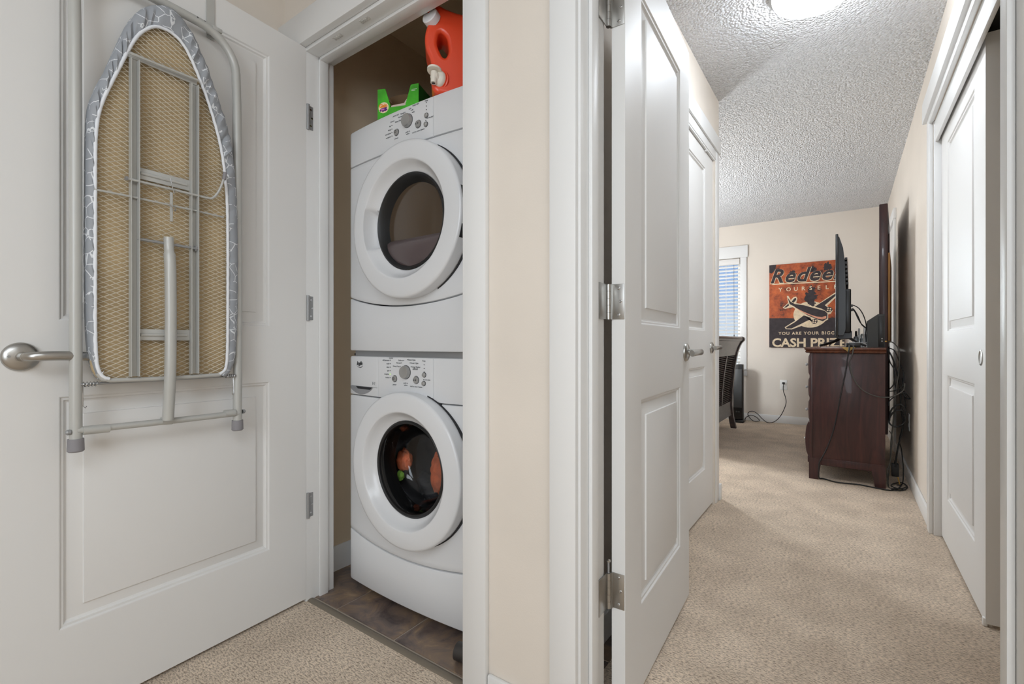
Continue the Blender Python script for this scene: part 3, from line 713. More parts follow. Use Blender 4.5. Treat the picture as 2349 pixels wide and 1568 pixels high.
B().lathe([(0.140, -0.012), (0.10, -0.0115), (0.0, -0.011)], (DCX, 1.128, DCZ), (0, -1, 0), 72).obj('glass_pane', 'dryer_glass', ring)
# lower lint scoop, cut off by a chord
b = B(); zc = -0.046; rows = []
for k in range(13):
    r = 0.156 * (1 - 0.0) ; u = -1 + 2 * k / 12
    col = []
    for j in range(9):
        v = j / 8; z = zc - v * (0.156 + zc) * 1.0
        half = math.sqrt(max(1e-6, 0.156 ** 2 - z * z))
        bulge = 0.020 * (1 - (u * u) * 0.4) * math.sin(min(1, v * 2.2) * math.pi / 2) - 0.004
        col.append((DCX + u * half, 1.128 - bulge + (0.010 if j == 0 else 0), DCZ + z))
    rows.append(col)
b.ring_skin(rows, False); b.obj('lint_scoop', 'dryer_scoop', ring, smooth=60)
for a0 in (6, -20):
    b = B(); rings = []
    for k in range(5):
        a = R(a0 + 9 * k / 4)
        rings.append([(DCX + 0.2655 * math.cos(a), 1.128 - h, DCZ + 0.2655 * math.sin(a)) for h in (0.012, 0.046)])
    b.ring_skin(rings, False); b.obj('hinge_slot', 'black_rubber', ring)

# ------------------------------------------------------------------ green dryer-sheet box
gb = thing('cardboard_box', 'open green cardboard box standing on the dryer', 'box', (-1.425, 1.140, 1.776), math.atan2(0.058, 0.156))
GW, GH, GD = 0.167, 0.122, 0.115
th = 0.0015
def fr(u, v, w_): return Vector((u, w_, v))
# front panel with trapezoid opening, serrated at the sides
def serr(p, q, n, amp):
    out = []
    for k in range(n):
        t = k / n; x = p[0] + (q[0] - p[0]) * t; z = p[1] + (q[1] - p[1]) * t
        out += [(x, z), (x + amp, z + (q[1] - p[1]) / n * 0.5)]
    return out
b = B()
b.prism([(0, 0), (0.045, 0.0), (0.052, 0.055)] + serr((0.052, 0.056), (0.030, GH), 12, 0.0016) + [(0.028, GH), (0.0, GH)], fr, 0, th)
b.prism([(0.045, 0), (GW, 0), (GW, GH + 0.001), (GW - 0.028, GH)] + list(reversed(serr((0.115, 0.052), (GW - 0.030, GH), 12, -0.0016))) + [(0.114, 0.050), (0.052, 0.050), (0.052, 0.055)], fr, 0, th)
o = b.obj('front_panel', 'box_green', gb, True, smooth=0)
B().box(0, GW, GD - th, GD, 0, GH, 0).obj('back_panel', 'cardboard', gb, True)
B().box(0, th, th, GD, 0, GH).box(0.0005, 0.0008, th, GD, 0, GH).obj('side_panel', 'cardboard', gb, True)
B().box(GW - th, GW, th, GD, 0, GH).obj('side_panel', 'box_side_green', gb, True)
B().box(GW - 2 * th, GW - th, th, GD, 0, GH - 0.001).obj('side_lining', 'cardboard', gb, True)
B().box(0, GW, th, GD, 0.0, 0.002).obj('bottom_panel', 'cardboard', gb, True)
b = B(); b.ring_skin([[(x, GD - 0.001, GH), (x, GD - 0.030, GH + 0.012 + 0.006 * math.sin(x * 30))] for x in [GW * k / 12 for k in range(13)]], False); b.obj('top_flap', 'cardboard', gb, True)
b = B(); b.prism([(0.054, 0.049), (0.113, 0.049), (0.119, 0.075), (0.111, 0.066), (0.108, 0.060), (0.055, 0.057)], fr, th + 0.001, th + 0.0022); b.obj('torn_flap', 'cardboard_pale', gb, True, smooth=0)
# printed emblem
lm = lambda x, z, y=-0.0006: Matrix.Translation((x, y, z)) @ Matrix.Rotation(R(90), 4, 'X')
b = B(); b.prism([(0.006 + 0.019 + 0.021 * math.cos(2 * math.pi * k / 24), 0.052 + 0.020 * math.sin(2 * math.pi * k / 24)) for k in range(24)], fr, -0.0003, 0); b.obj('emblem_glow', 'print_cream', o, True, smooth=0)
b = B(); b.prism([(0.008, 0.044), (0.012, 0.038), (0.018, 0.041), (0.021, 0.035), (0.027, 0.039), (0.033, 0.038), (0.042, 0.044), (0.036, 0.048), (0.040, 0.053), (0.030, 0.052), (0.016, 0.050)], fr, -0.0007, -0.0003); b.obj('emblem_banner', 'print_purple', o, True, smooth=0)
b = B(); b.prism([(0.014, 0.042), (0.028, 0.0425), (0.029, 0.048), (0.015, 0.0475)], fr, -0.0010, -0.0007); b.obj('emblem_patch', 'print_pink', o, True, smooth=0)
b = B(); add_text(b, 'Gain', 0.019, lm(0.006, 0.053, -0.0011), bold=0.0007, font_shear=0.1, spacing=0.95); b.obj('brand_lettering', 'print_orange', o, True, smooth=0)
b = B(); b.box(0.139, 0.160, -0.0004, 0, 0.1035, 0.1045).box(0.138, 0.154, -0.0004, 0, 0.099, 0.100); b.obj('small_print', 'white_print', o, True, smooth=0)

# ------------------------------------------------------------------ orange detergent jug (tap at the front)
ja = Vector((-0.727, -0.687, 0)).normalized()
jug = thing('detergent_jug', 'orange red detergent jug with white cap and tap on the dryer', 'jug', (-1.136, 1.152, 1.7765), math.atan2(ja.y, ja.x))
# local x: toward the tap end, z up, y: thickness
def curve_solid(outer, holes, extrude, bevel):
    c = bpy.data.curves.new('c', 'CURVE'); c.dimensions = '2D'; c.fill_mode = 'BOTH'; c.extrude = extrude; c.bevel_depth = bevel; c.bevel_resolution = 4; c.resolution_u = 10
    for loop in [outer] + holes:
        sp = c.splines.new('BEZIER'); sp.bezier_points.add(len(loop) - 1); sp.use_cyclic_u = True
        for bp_, (x, y) in zip(sp.bezier_points, loop):
            bp_.co = (x, y, 0); bp_.handle_left_type = bp_.handle_right_type = 'AUTO'
    o = bpy.data.objects.new('c', c); COL.objects.link(o)
    me = bpy.data.meshes.new_from_object(o.evaluated_get(bpy.context.evaluated_depsgraph_get()))
    bpy.data.objects.remove(o); bpy.data.curves.remove(c); return me
outer = [(-0.005, 0.014), (-0.02, 0.012), (-0.12, 0.012), (-0.26, 0.012), (-0.272, 0.03), (-0.272, 0.14), (-0.268, 0.225), (-0.25, 0.252), (-0.16, 0.256), (-0.075, 0.258), (-0.030, 0.270), (0.000, 0.279), (0.016, 0.262), (0.006, 0.240), (0.012, 0.225), (0.022, 0.190), (0.020, 0.150), (0.008, 0.120), (0.002, 0.085), (0.002, 0.04)]
hole = [(-0.012, 0.212), (-0.036, 0.204), (-0.052, 0.168), (-0.046, 0.118), (-0.026, 0.108), (-0.002, 0.135), (0.006, 0.180)]
b = B(); me = curve_solid(outer, [hole], 0.040, 0.012); me.transform(Matrix.Rotation(R(90), 4, 'X')); b.bm.from_mesh(me)
b.obj('bottle', 'jug_orange', jug, True, smooth=60)
ax = Vector((0.60, 0.74, 0.30)).normalized()
o = B().lathe([(0.0, -0.02), (0.025, -0.02), (0.024, 0.030), (0.0, 0.030)], (-0.010, 0.016, 0.236), ax, 32).obj('neck', 'jug_orange', jug, True)
B().lathe([(0.0, 0.052), (0.026, 0.052), (0.0285, 0.049), (0.0285, 0.028), (0.0, 0.028)], (-0.010, 0.016, 0.236), ax, 40).obj('cap', 'cap_white', jug, True)
td = Vector((0.62, 0.785, 0)).normalized(); t0_ = Vector((-0.022, 0.030, 0.047)); at_ = lambda d_, z: t0_ + td * d_ + Vector((0, 0, z - 0.062))
o = B().lathe([(0.030, -0.012), (0.030, 0.006), (0.034, 0.008), (0.034, 0.012), (0.030, 0.014), (0.030, 0.018), (0, 0.018)], t0_, td, 36).obj('tap_collar', 'jug_orange', jug, True)
tp = B().lathe([(0.028, 0.018), (0.028, 0.024), (0.024, 0.030), (0.016, 0.036), (0.013, 0.046), (0.0, 0.046)], t0_, td, 36).obj('tap', 'tap_cream', jug, True)
B().cyl(at_(0.041, 0.075), at_(0.046, 0.038), 0.0115, 0.0095, 20).obj('spout', 'tap_cream', tp, True)
B().lathe([(0.0, 0.001), (0.0062, 0.001)], at_(0.046, 0.038), (0, 0, -1), 16).obj('spout_bore', 'modem_grey', tp, True)
sd_ = Vector((-td.y, td.x, 0))
b = B(); b.prism([(0.040 + 0.024 * math.cos(a), 0.024 * math.sin(a)) for a in [2 * math.pi * k / 28 for k in range(28)]], lambda u, v, w_: at_(u, 0.076 + w_ + (u - 0.03) * 0.2) + sd_ * v, 0, 0.006)
b.obj('tap_lever', 'tap_cream', tp, True)

# ------------------------------------------------------------------ short pipe on the tile
pp = thing('pipe_offcut', 'short dark plastic pipe lying on the slate tile', 'pipe', (-0.955, 1.062, 0.002))
b = B(); rr = 0.0255
b.lathe([(rr, 0), (rr, 0.092), (rr - 0.003, 0.092), (rr - 0.003, 0), (rr, 0)], (-0.958, 1.062, 0.0285), (0.985, 0.17, 0), 32); b.obj('tube', 'dark_plastic', pp)

# ------------------------------------------------------------------ over-door ironing board (local frame of the laundry door)
ib = thing('ironing_board', 'folded over-door ironing board hanging on the laundry door', 'ironing board', (-1.627, 0.976, 0), rz1)
T0 = 0.463
# outline (t, z), clockwise from the nose
outl = [(0.469, 1.887), (0.505, 1.871), (0.535, 1.838), (0.558, 1.795), (0.580, 1.730), (0.604, 1.651), (0.628, 1.582), (0.639, 1.530), (0.642, 1.45), (0.643, 1.372), (0.644, 1.21), (0.643, 1.048), (0.638, 0.940), (0.628, 0.885), (0.614, 0.862), (0.580, 0.852), (0.474, 0.848), (0.34, 0.850), (0.310, 0.860), (0.294, 0.890), (0.286, 0.940), (0.281, 1.048), (0.280, 1.21), (0.282, 1.35), (0.287, 1.45), (0.300, 1.571), (0.320, 1.640), (0.340, 1.697), (0.366, 1.765), (0.390, 1.815), (0.414, 1.856), (0.440, 1.880)]
def resample(poly, n):
    P = [Vector((p[0], p[1], 0)) for p in poly]; m = len(P); dense = []
    for i in range(m):
        p0, p1, p2, p3 = P[i - 1], P[i], P[(i + 1) % m], P[(i + 2) % m]
        for k in range(8):
            t = k / 8
            dense.append(0.5 * ((2 * p1) + (p2 - p0) * t + (2 * p0 - 5 * p1 + 4 * p2 - p3) * t * t + (3 * p1 - p0 - 3 * p2 + p3) * t ** 3))
    L = [0]
    for i in range(len(dense)): L.append(L[-1] + (dense[(i + 1) % len(dense)] - dense[i]).length)
    out = []; j = 0
    for k in range(n):
        s_ = L[-1] * k / n
        while L[j + 1] < s_: j += 1
        f_ = (s_ - L[j]) / max(1e-9, L[j + 1] - L[j]); a = dense[j]; c = dense[(j + 1) % len(dense)]
        q = a.lerp(c, f_); out.append((q.x, q.y))
    return out
OUT = resample(outl, 260)
def inset(poly, d):
    n = len(poly); out = []
    for i in range(n):
        a = Vector(poly[i - 1]); c = Vector(poly[(i + 1) % n]); t = (c - a).normalized(); nn = Vector((-t.y, t.x))
        ctr = Vector((T0, 1.35)); p = Vector(poly[i])
        if (p + nn * 0.001 - ctr).length > (p - ctr).length and nn.dot(p - ctr) > 0: nn = -nn
        dd = d(p) if callable(d) else d
        out.append(tuple(p + nn * dd))
    return out
def rimw(p):
    w_ = 0.021
    if p.y > 1.60: w_ = 0.021 + 0.050 * min(1, (p.y - 1.60) / 0.28) ** 1.2
    if p.y < 0.90: w_ = 0.012
    return w_
INN = resample([(0.487, 1.812), (0.514, 1.800), (0.548, 1.752), (0.585, 1.652), (0.619, 1.548), (0.629, 1.479), (0.631, 1.40), (0.631, 1.317), (0.631, 1.156), (0.631, 0.994), (0.628, 0.908), (0.620, 0.878), (0.606, 0.866), (0.56, 0.862), (0.476, 0.860), (0.36, 0.861), (0.334, 0.866), (0.322, 0.885), (0.318, 0.94), (0.317, 1.069), (0.317, 1.268), (0.320, 1.400), (0.334, 1.526), (0.362, 1.633), (0.398, 1.725), (0.430, 1.786), (0.458, 1.809)], 260)
# pad
b = B(); mid = inset(INN, -0.006)
b.prism(mid, lambda u, v, w_: Vector((u, w_, v)), 0.052, 0.064); b.obj('pad', 'board_pad', ib, True, smooth=0)
# gathered cover rim
rings = []
n = len(OUT)
for i in range(n):
    o_, i_ = Vector(OUT[i]), Vector(INN[i]); z = o_.y
    g = 0.0016 * math.sin(i * 1.9) + 0.0016 * math.sin(i * 0.83 + 1.0) + random.uniform(-0.0007, 0.0007)
    g *= 1.7 if z > 1.55 else 0.7
    if z < 0.875: g *= 0.4
    row = []
    for f_, h in ((0.0, 0.0775), (0.25, 0.0800), (0.55, 0.0795), (0.80, 0.0755), (0.95, 0.0690), (1.0, 0.0600), (0.98, 0.0480), (0.90, 0.0400)):
        q = i_.lerp(o_, f_); k = math.sin(math.pi * min(1, f_ * 1.1)) if f_ < 0.95 else 0.3
        row.append((q.x, h + g * (0.4 + k), q.y))
    rings.append(row)
keep = [i for i in range(n) if not (OUT[i][1] < 0.872 and 0.325 < OUT[i][0] < 0.607)]
cut = next(k for k in range(1, len(keep)) if keep[k] - keep[k - 1] > 1); order = keep[cut:] + keep[:cut]
b = B(); b.ring_skin([rings[i] for i in order], False); b.obj('cover', 'cover_fabric', ib, True, smooth=50)
b = B(); b.tube([(INN[i][0], 0.0785 + 0.0008 * math.sin(i * 1.9), INN[i][1]) for i in order], 0.0042, 8); b.obj('elastic_edge', 'cover_edge', ib, True, smooth=60)
# expanded-metal deck
def inside(poly, x, y):
    c = False; j = len(poly) - 1
    for i in range(len(poly)):
        xi, yi = poly[i]; xj, yj = poly[j]
        if (yi > y) != (yj > y) and x < (xj - xi) * (y - yi) / (yj - yi) + xi: c = not c
        j = i
    return c
b = B(); DW, DHH = 0.0250, 0.0060; hw = 0.0009; bm = b.bm
ks = int(1.04 / (DHH))
for k in range(ks):
    zb = 0.852 + k * DHH; i = 0
    while 0.275 + i * DW / 2 < 0.65:
        xa = 0.275 + i * DW / 2; xb = xa + DW / 2
        za = zb + (DHH / 2) * (1 if (i + k) % 2 else -1); zc_ = zb + (DHH / 2) * (1 if (i + 1 + k) % 2 else -1)
        if inside(INN, (xa + xb) / 2, (za + zc_) / 2):
            v = [bm.verts.new(q) for q in ((xa, 0.0715, za - hw), (xb, 0.0715, zc_ - hw), (xb, 0.0735, zc_), (xa, 0.0735, za), (xb, 0.0715, zc_ + hw), (xa, 0.0715, za + hw))]
            bm.faces.new((v[0], v[1], v[2], v[3])); bm.faces.new((v[3], v[2], v[4], v[5]))
        i += 1
o = b.obj('mesh_deck', 'mesh_metal', ib, True, smooth=0); o['kind'] = 'stuff'
# deck rim at the foot end
b = B(); b.tube([(0.625, 0.074, 0.880), (0.616, 0.074, 0.866), (0.600, 0.074, 0.861), (0.47, 0.074, 0.858), (0.340, 0.074, 0.860), (0.326, 0.074, 0.866), (0.318, 0.074, 0.880)], 0.0058, 10); b.obj('deck_rim', 'frame_tube', ib, True, smooth=60)
# rails: angle profile
for tc_, lean in ((0.553, 0.0), (0.412, 0.0)):
    b = B(); b.box(tc_ - 0.009, tc_ + 0.009, 0.0745, 0.0765, 0.868, 1.700).box(tc_ - 0.009, tc_ - 0.007, 0.0765, 0.094, 0.868, 1.692).box(tc_ + 0.007, tc_ + 0.009, 0.0765, 0.090, 0.868, 1.692)
    b.obj('deck_rail', 'frame_tube', ib, True)
def bar(name, t0, t1, z, h, rib=True):
    b = B(); b.box(t0, t1, 0.0765, 0.0795, z - h / 2, z + h / 2, 0.001); o = b.obj(name, 'frame_tube', ib, True)
    if rib: B().tube([(t0 + 0.008, 0.0795, z), (t1 - 0.008, 0.0795, z)], 0.0045, 10).obj('pressed_rib', 'frame_tube', o, True)
    return o
bar('cross_bar', 0.402, 0.566, 1.703, 0.016, False)
bar('cross_bar', 0.421, 0.546, 1.402, 0.030)
bar('cross_bar', 0.421, 0.546, 0.977, 0.030)
B().tube([(0.567, 0.090, 1.700), (0.402, 0.090, 1.706)], 0.0035, 8).obj('top_flange', 'frame_tube', ib, True)
# wire iron rest and rods
b = B(); b.tube(smooth_path([(0.570, 0.088, 1.377), (0.47, 0.088, 1.377), (0.385, 0.088, 1.377), (0.366, 0.090, 1.380), (0.352, 0.094, 1.400), (0.342, 0.098, 1.430), (0.338, 0.100, 1.450)], 5), 0.0034, 10)
o = b.obj('iron_rest_wire', 'frame_tube', ib, True, smooth=60)
B().cyl((0.3385, 0.0995, 1.440), (0.336, 0.101, 1.462), 0.0052, n=14).obj('wire_tip', 'rubber_grey', o, True)
B().tube([(0.634, 0.080, 1.333), (0.560, 0.083, 1.334), (0.405, 0.083, 1.334), (0.330, 0.080, 1.333)], 0.0028, 8).obj('cross_wire', 'frame_tube', ib, True)
b = B(); b.box(0.468, 0.474, 0.086, 0.092, 1.288, 1.368, 0.001); o = b.obj('latch_clip', 'frame_tube', ib, True)
b = B(); b.tube(smooth_path([(0.475, 0.094, 1.404), (0.470, 0.096, 1.375), (0.466, 0.096, 1.365), (0.464, 0.090, 1.372)], 5), 0.0012, 6); b.obj('latch_spring', 'chrome', o, True); b = B(); b.tube(smooth_path([(0.478, 0.094, 1.335), (0.470, 0.097, 1.322), (0.463, 0.095, 1.318), (0.463, 0.092, 1.328)], 5), 0.0012, 6); b.obj('latch_spring', 'chrome', o, True)
B().cyl((0.546, 0.086, 1.227), (0.404, 0.086, 1.225), 0.0038, n=12).obj('pivot_rod', 'metal_steel', ib, True)
B().lathe([(0, 0), (0.0075, 0), (0.0075, 0.006), (0, 0.006)], (0.405, 0.086, 1.225), (1, 0, 0), 6).obj('rod_nut', 'metal_steel', ib, True)
B().lathe([(0, 0), (0.006, 0), (0.006, 0.005), (0, 0.005)], (0.569, 0.088, 1.377), (1, 0, 0), 6).obj('rod_nut', 'metal_steel', ib, True)
# support leg
pth = smooth_path([(0.477, 0.088, 1.243), (0.477, 0.090, 1.215), (0.477, 0.095, 1.185), (0.477, 0.0985, 1.15), (0.4765, 0.099, 1.05), (0.4765, 0.0985, 0.95), (0.4765, 0.096, 0.870), (0.476, 0.088, 0.80), (0.476, 0.082, 0.745)], 5)
rad = [0.0115 if q[2] > 1.20 else 0.0135 for q in pth]
b = B(); b.tube(pth, rad, 16, sq=1.0); b.obj('support_leg', 'frame_tube', ib, True, smooth=60)
# hanging frame
TUB = 0.0125
Lp = [(0.661, 0.055, 0.700), (0.661, 0.055, 1.20), (0.661, 0.050, 1.70), (0.661, 0.045, 1.80)]
Rp = [(0.276, 0.055, 0.690), (0.275, 0.055, 1.20), (0.275, 0.050, 1.70), (0.275, 0.045, 1.80)]
bend = lambda c, s0: [(c + s0 * 0.11 * (1 - math.cos(a)), 0.045 - 0.012 * k / 8, 1.80 + 0.11 * math.sin(a)) for k, a in [(k, math.pi / 2 * k / 8) for k in range(1, 9)]]
path = Lp + bend(0.661, -1) + list(reversed(bend(0.275, 1))) + list(reversed(Rp))
b = B(); b.tube(path, TUB, 18); b.obj('hanging_frame', 'frame_tube', ib, True, smooth=60)
for t_, z_ in ((0.661, 0.690), (0.276, 0.682)):
    B().lathe([(0, 0), (0.0135, 0.0), (0.0165, 0.003), (0.0155, 0.032), (0.0, 0.032)], (t_, 0.055, z_), (0, 0, 1), 24).obj('foot_cap', 'rubber_grey', ib, True)
o = B().tube([(0.661, 0.060, 0.742), (0.470, 0.062, 0.738), (0.276, 0.060, 0.736)], 0.0085, 14).obj('cross_tube', 'frame_tube', ib, True, smooth=60)
for t0, t1 in ((0.650, 0.598), (0.484, 0.4575), (0.318, 0.288)):
    B().cyl((t0, 0.061, 0.7405), (t1, 0.061, 0.739), 0.0108, n=18).obj('sleeve', 'frame_tube', o, True)
for t_, s0 in ((0.672, 1), (0.264, -1)):
    B().lathe([(0, 0.009), (0.004, 0.009), (0.0065, 0.006), (0.0065, 0)], (t_, 0.060, 0.740), (s0, 0, 0), 14).obj('bolt', 'metal_steel', o, True)
# over-door straps
for t_ in (0.3305, 0.604):
    b = B(); b.box(t_ - 0.0115, t_ + 0.0115, 0.002, 0.0045, 1.895, 2.0455).box(t_ - 0.0115, t_ + 0.0115, -0.039, 0.0045, 2.0455, 2.048).box(t_ - 0.0115, t_ + 0.0115, -0.039, -0.0365, 1.99, 2.0455)
    o = b.obj('door_hook', 'frame_tube', ib, True)
    B().box(t_ - 0.014, t_ + 0.014, 0.0045, 0.048, 1.903, 1.915, 0.002).obj('hook_bracket', 'frame_tube', o, True)
for t_ in (0.385, 0.365):
    B().lathe([(0.0, 0.0004), (0.0022, 0.0004)], (t_, 0.045, 1.914), (0, 1, 0.3), 10).obj('frame_hole', 'black_rubber', ib, True)
# springs at the foot of the board
for t0, t1 in ((0.651, 0.622), (0.319, 0.290)):
    b = B(); pts = []
    for k in range(61):
        u = k / 60; a = u * 2 * math.pi * 4.5
        pts.append((t0 + (t1 - t0) * u, 0.066 + 0.0058 * math.cos(a), 0.854 + 0.0058 * math.sin(a)))
    b.tube(pts, 0.0011, 6)
    s0 = 1 if t0 > 0.5 else -1; tt = 0.617 if t0 > 0.5 else 0.325
    b.tube(smooth_path([(t1 if t0 > 0.5 else t0, 0.072, 0.856), (tt, 0.076, 0.866), (tt, 0.080, 0.880), (tt - 0.003 * s0, 0.079, 0.886)], 4), 0.0011, 6)
    e_ = 0.648 if t0 > 0.5 else 0.289
    b.tube([(e_, 0.055, 0.85), (e_, 0.058, 0.80), (e_ - 0.004 * s0, 0.060, 0.795), (e_ - 0.006 * s0, 0.060, 0.80)], 0.0012, 6)
    b.obj('coil_spring', 'chrome', ib, True, smooth=60)
B().cyl((0.655, 0.063, 0.854), (0.285, 0.063, 0.854), 0.0034, n=12).obj('hinge_rod', 'metal_steel', ib, True)

# ------------------------------------------------------------------ passage ceiling light
cl = thing('ceiling_light', 'lit round glass ceiling light in the passage', 'ceiling light', (-0.107, 2.285, CZ))
B().lathe([(0, 0), (0.165, 0), (0.165, -0.022), (0.150, -0.026), (0, -0.026)], (-0.107, 2.285, CZ), (0, 0, 1), 48).obj('base_pan', 'metal_nickel', cl)
prof = [(0.155, -0.018)] + [(0.155 * math.cos(a), -0.030 - 0.062 * math.sin(a)) for a in [R(90) * k / 12 for k in range(13)]]
B().lathe(prof, (-0.107, 2.285, CZ), (0, 0, 1), 48).obj('shade', 'lamp_shade', cl, smooth=60)
for a in (R(100), R(220), R(340)):
    c = Vector((-0.107 + 0.160 * math.cos(a), 2.285 + 0.160 * math.sin(a), CZ - 0.03))
    B().box(c.x - 0.008, c.x + 0.008, c.y - 0.008, c.y + 0.008, c.z - 0.014, c.z + 0.02, 0.003).obj('clip', 'metal_nickel', cl)

# ------------------------------------------------------------------ window and blind
wr = sroot('window_1', 'bedroom window with white casing on the far wall')
B().box(WX1, WX1 + 0.072, YF - 0.018, YF, WZ0 - 0.012, WZ1, 0.003).obj('casing_board', 'trim_white', wr)
B().box(WX0 - 0.072, WX0, YF - 0.018, YF, WZ0 - 0.012, WZ1, 0.003).obj('casing_board', 'trim_white', wr)
B().box(WX0 - 0.088, WX1 + 0.086, YF - 0.026, YF, WZ1, WZ1 + 0.148, 0.003).obj('header_board', 'trim_white', wr)
B().box(WX0 - 0.080, WX1 + 0.078, YF - 0.022, YF, WZ0 - 0.085, WZ0 - 0.012, 0.003).obj('apron_board', 'trim_white', wr)
B().box(WX0 - 0.080, WX1 + 0.078, YF - 0.035, YF + 0.16, WZ0 - 0.012, WZ0, 0.003).obj('window_sill', 'trim_white', wr)
f = 0.045
B().box(WX0, WX1, YF + 0.10, YF + 0.15, WZ0, WZ0 + f).box(WX0, WX1, YF + 0.10, YF + 0.15, WZ1 - f, WZ1).box(WX0, WX0 + f, YF + 0.10, YF + 0.15, WZ0 + f, WZ1 - f).box(WX1 - f, WX1, YF + 0.10, YF + 0.15, WZ0 + f, WZ1 - f).box(-1.72, -1.67, YF + 0.10, YF + 0.15, WZ0 + f, WZ1 - f).obj('sash', 'trim_white', wr)
B().box(WX0 + f, -1.72, YF + 0.122, YF + 0.128, WZ0 + f, WZ1 - f).obj('pane', 'window_glass', wr)
B().box(-1.67, WX1 - f, YF + 0.122, YF + 0.128, WZ0 + f, WZ1 - f).obj('pane', 'window_glass', wr)
bl = thing('window_blind', 'white horizontal slat blind hanging in the bedroom window', 'blind', (-1.69, YF + 0.045, WZ0))
B().box(WX0 + 0.01, WX1 - 0.012, YF + 0.006, YF + 0.07, WZ1 - 0.075, WZ1 - 0.004, 0.004).obj('head_rail', 'blind_white', bl)
sl = bmesh.new(); SW = (WX1 - WX0) / 2 - 0.016
bb = B(); pr = [(-0.025, 0.0), (-0.012, 0.003), (0, 0.004), (0.012, 0.003), (0.025, 0.0)]
bb.ring_skin([[(x, y, z) for y, z in pr] + [(x, y, z - 0.0025) for y, z in reversed(pr)] for x in (-SW, SW)], True, True, True)
bb.bm.transform(Matrix.Rotation(R(-14), 4, 'X')); slat = bb.mesh('slat', 'blind_white')
zs_ = WZ1 - 0.10; i = 0
while zs_ > WZ0 + 0.05:
    o = link('slat', slat, bl); o.location = (0, 0, zs_ - WZ0); zs_ -= 0.0445
B().box(WX0 + 0.012, WX1 - 0.014, YF + 0.022, YF + 0.068, WZ0 + 0.012, WZ0 + 0.030, 0.003).obj('bottom_rail', 'blind_white', bl)
for x in (-1.26, -2.12):
    for y in (YF + 0.018, YF + 0.072): B().box(x - 0.001, x + 0.001, y - 0.001, y + 0.001, WZ0 + 0.02, WZ1 - 0.07).obj('ladder_cord', 'paper_white', bl)
b = B(); b.cyl((-1.16, YF + 0.004, WZ1 - 0.08), (-1.158, YF + 0.002, 1.06), 0.0018, n=8); o = b.obj('pull_cord', 'cable_grey', bl)
B().lathe([(0, 0.03), (0.004, 0.028), (0.008, 0.004), (0, 0)], (-1.158, YF + 0.002, 1.035), (0, 0, 1), 12).obj('cord_tassel', 'cable_grey', o)

# ------------------------------------------------------------------ poster
po = thing('canvas_print', 'orange and black airplane canvas print on the far wall', 'picture', (-0.40, YF - 0.03, 0.905))
PX0, PX1, PZ0, PZ1 = -0.763, -0.020, 0.905, 1.890; PY = YF - 0.030
B().box(PX0, PX1, PY, YF - 0.002, PZ0, PZ1, 0.002).obj('canvas', 'poster_orange', po)
pf = lambda u, v, w_: Vector((u, PY - w_, v))
def flat(name, poly, mat_, h, parent=po):
    b = B(); b.prism(poly, pf, 0.0, h); return b.obj(name, mat_, parent, smooth=0)
flat('lower_field', [(PX0, PZ0), (PX1, PZ0), (PX1, 1.236), (-0.40, 1.240), (-0.58, 1.250), (PX0, 1.254)], 'poster_dark', 0.0004)
flat('corner_patch', [(PX0, PZ1), (PX0, 1.80), (-0.735, 1.79), (-0.70, 1.83), (-0.69, PZ1)], 'poster_dark', 0.0003)
flat('sun_disc', [(-0.345 + 0.168 * math.cos(2 * math.pi * k / 40), 1.285 + 0.152 * math.sin(2 * math.pi * k / 40)) for k in range(40)], 'poster_cream', 0.0008)
def splat(cx_, cz_, r, seed):
    rn = random.Random(seed); n = 30
    return [(cx_ + r * rn.uniform(0.45, 1.1) * math.cos(2 * math.pi * k / n), cz_ + r * 1.15 * rn.uniform(0.45, 1.1) * math.sin(2 * math.pi * k / n)) for k in range(n)]
for cx_, cz_, r, sd in ((-0.335, 1.57, 0.050, 1), (-0.345, 1.50, 0.072, 2), (-0.335, 1.425, 0.045, 3), (-0.174, 1.82, 0.050, 4), (-0.32, 1.80, 0.040, 5), (-0.52, 1.765, 0.045, 6)):
    flat('ink_blot', splat(cx_, cz_, r, sd), 'poster_dark', 0.0010 + 0.0001 * sd)
pl = flat('airplane', [(-0.579, 1.512), (-0.563, 1.512), (-0.54, 1.461), (-0.511, 1.494), (-0.485, 1.5), (-0.472, 1.473), (-0.485, 1.421), (-0.409, 1.406), (-0.309, 1.372), (-0.121, 1.515), (-0.055, 1.555), (-0.045, 1.52), (-0.118, 1.45), (-0.186, 1.374), (-0.15, 1.35), (-0.132, 1.321), (-0.15, 1.285), (-0.174, 1.279), (-0.174, 1.221), (-0.223, 1.193), (-0.272, 1.209), (-0.278, 1.18), (-0.315, 1.174), (-0.346, 1.204), (-0.434, 1.154), (-0.53, 1.115), (-0.589, 1.12), (-0.602, 1.143), (-0.498, 1.215), (-0.409, 1.284), (-0.472, 1.334), (-0.518, 1.377), (-0.576, 1.365), (-0.596, 1.358), (-0.622, 1.375), (-0.566, 1.429)], 'poster_cream', 0.0022)
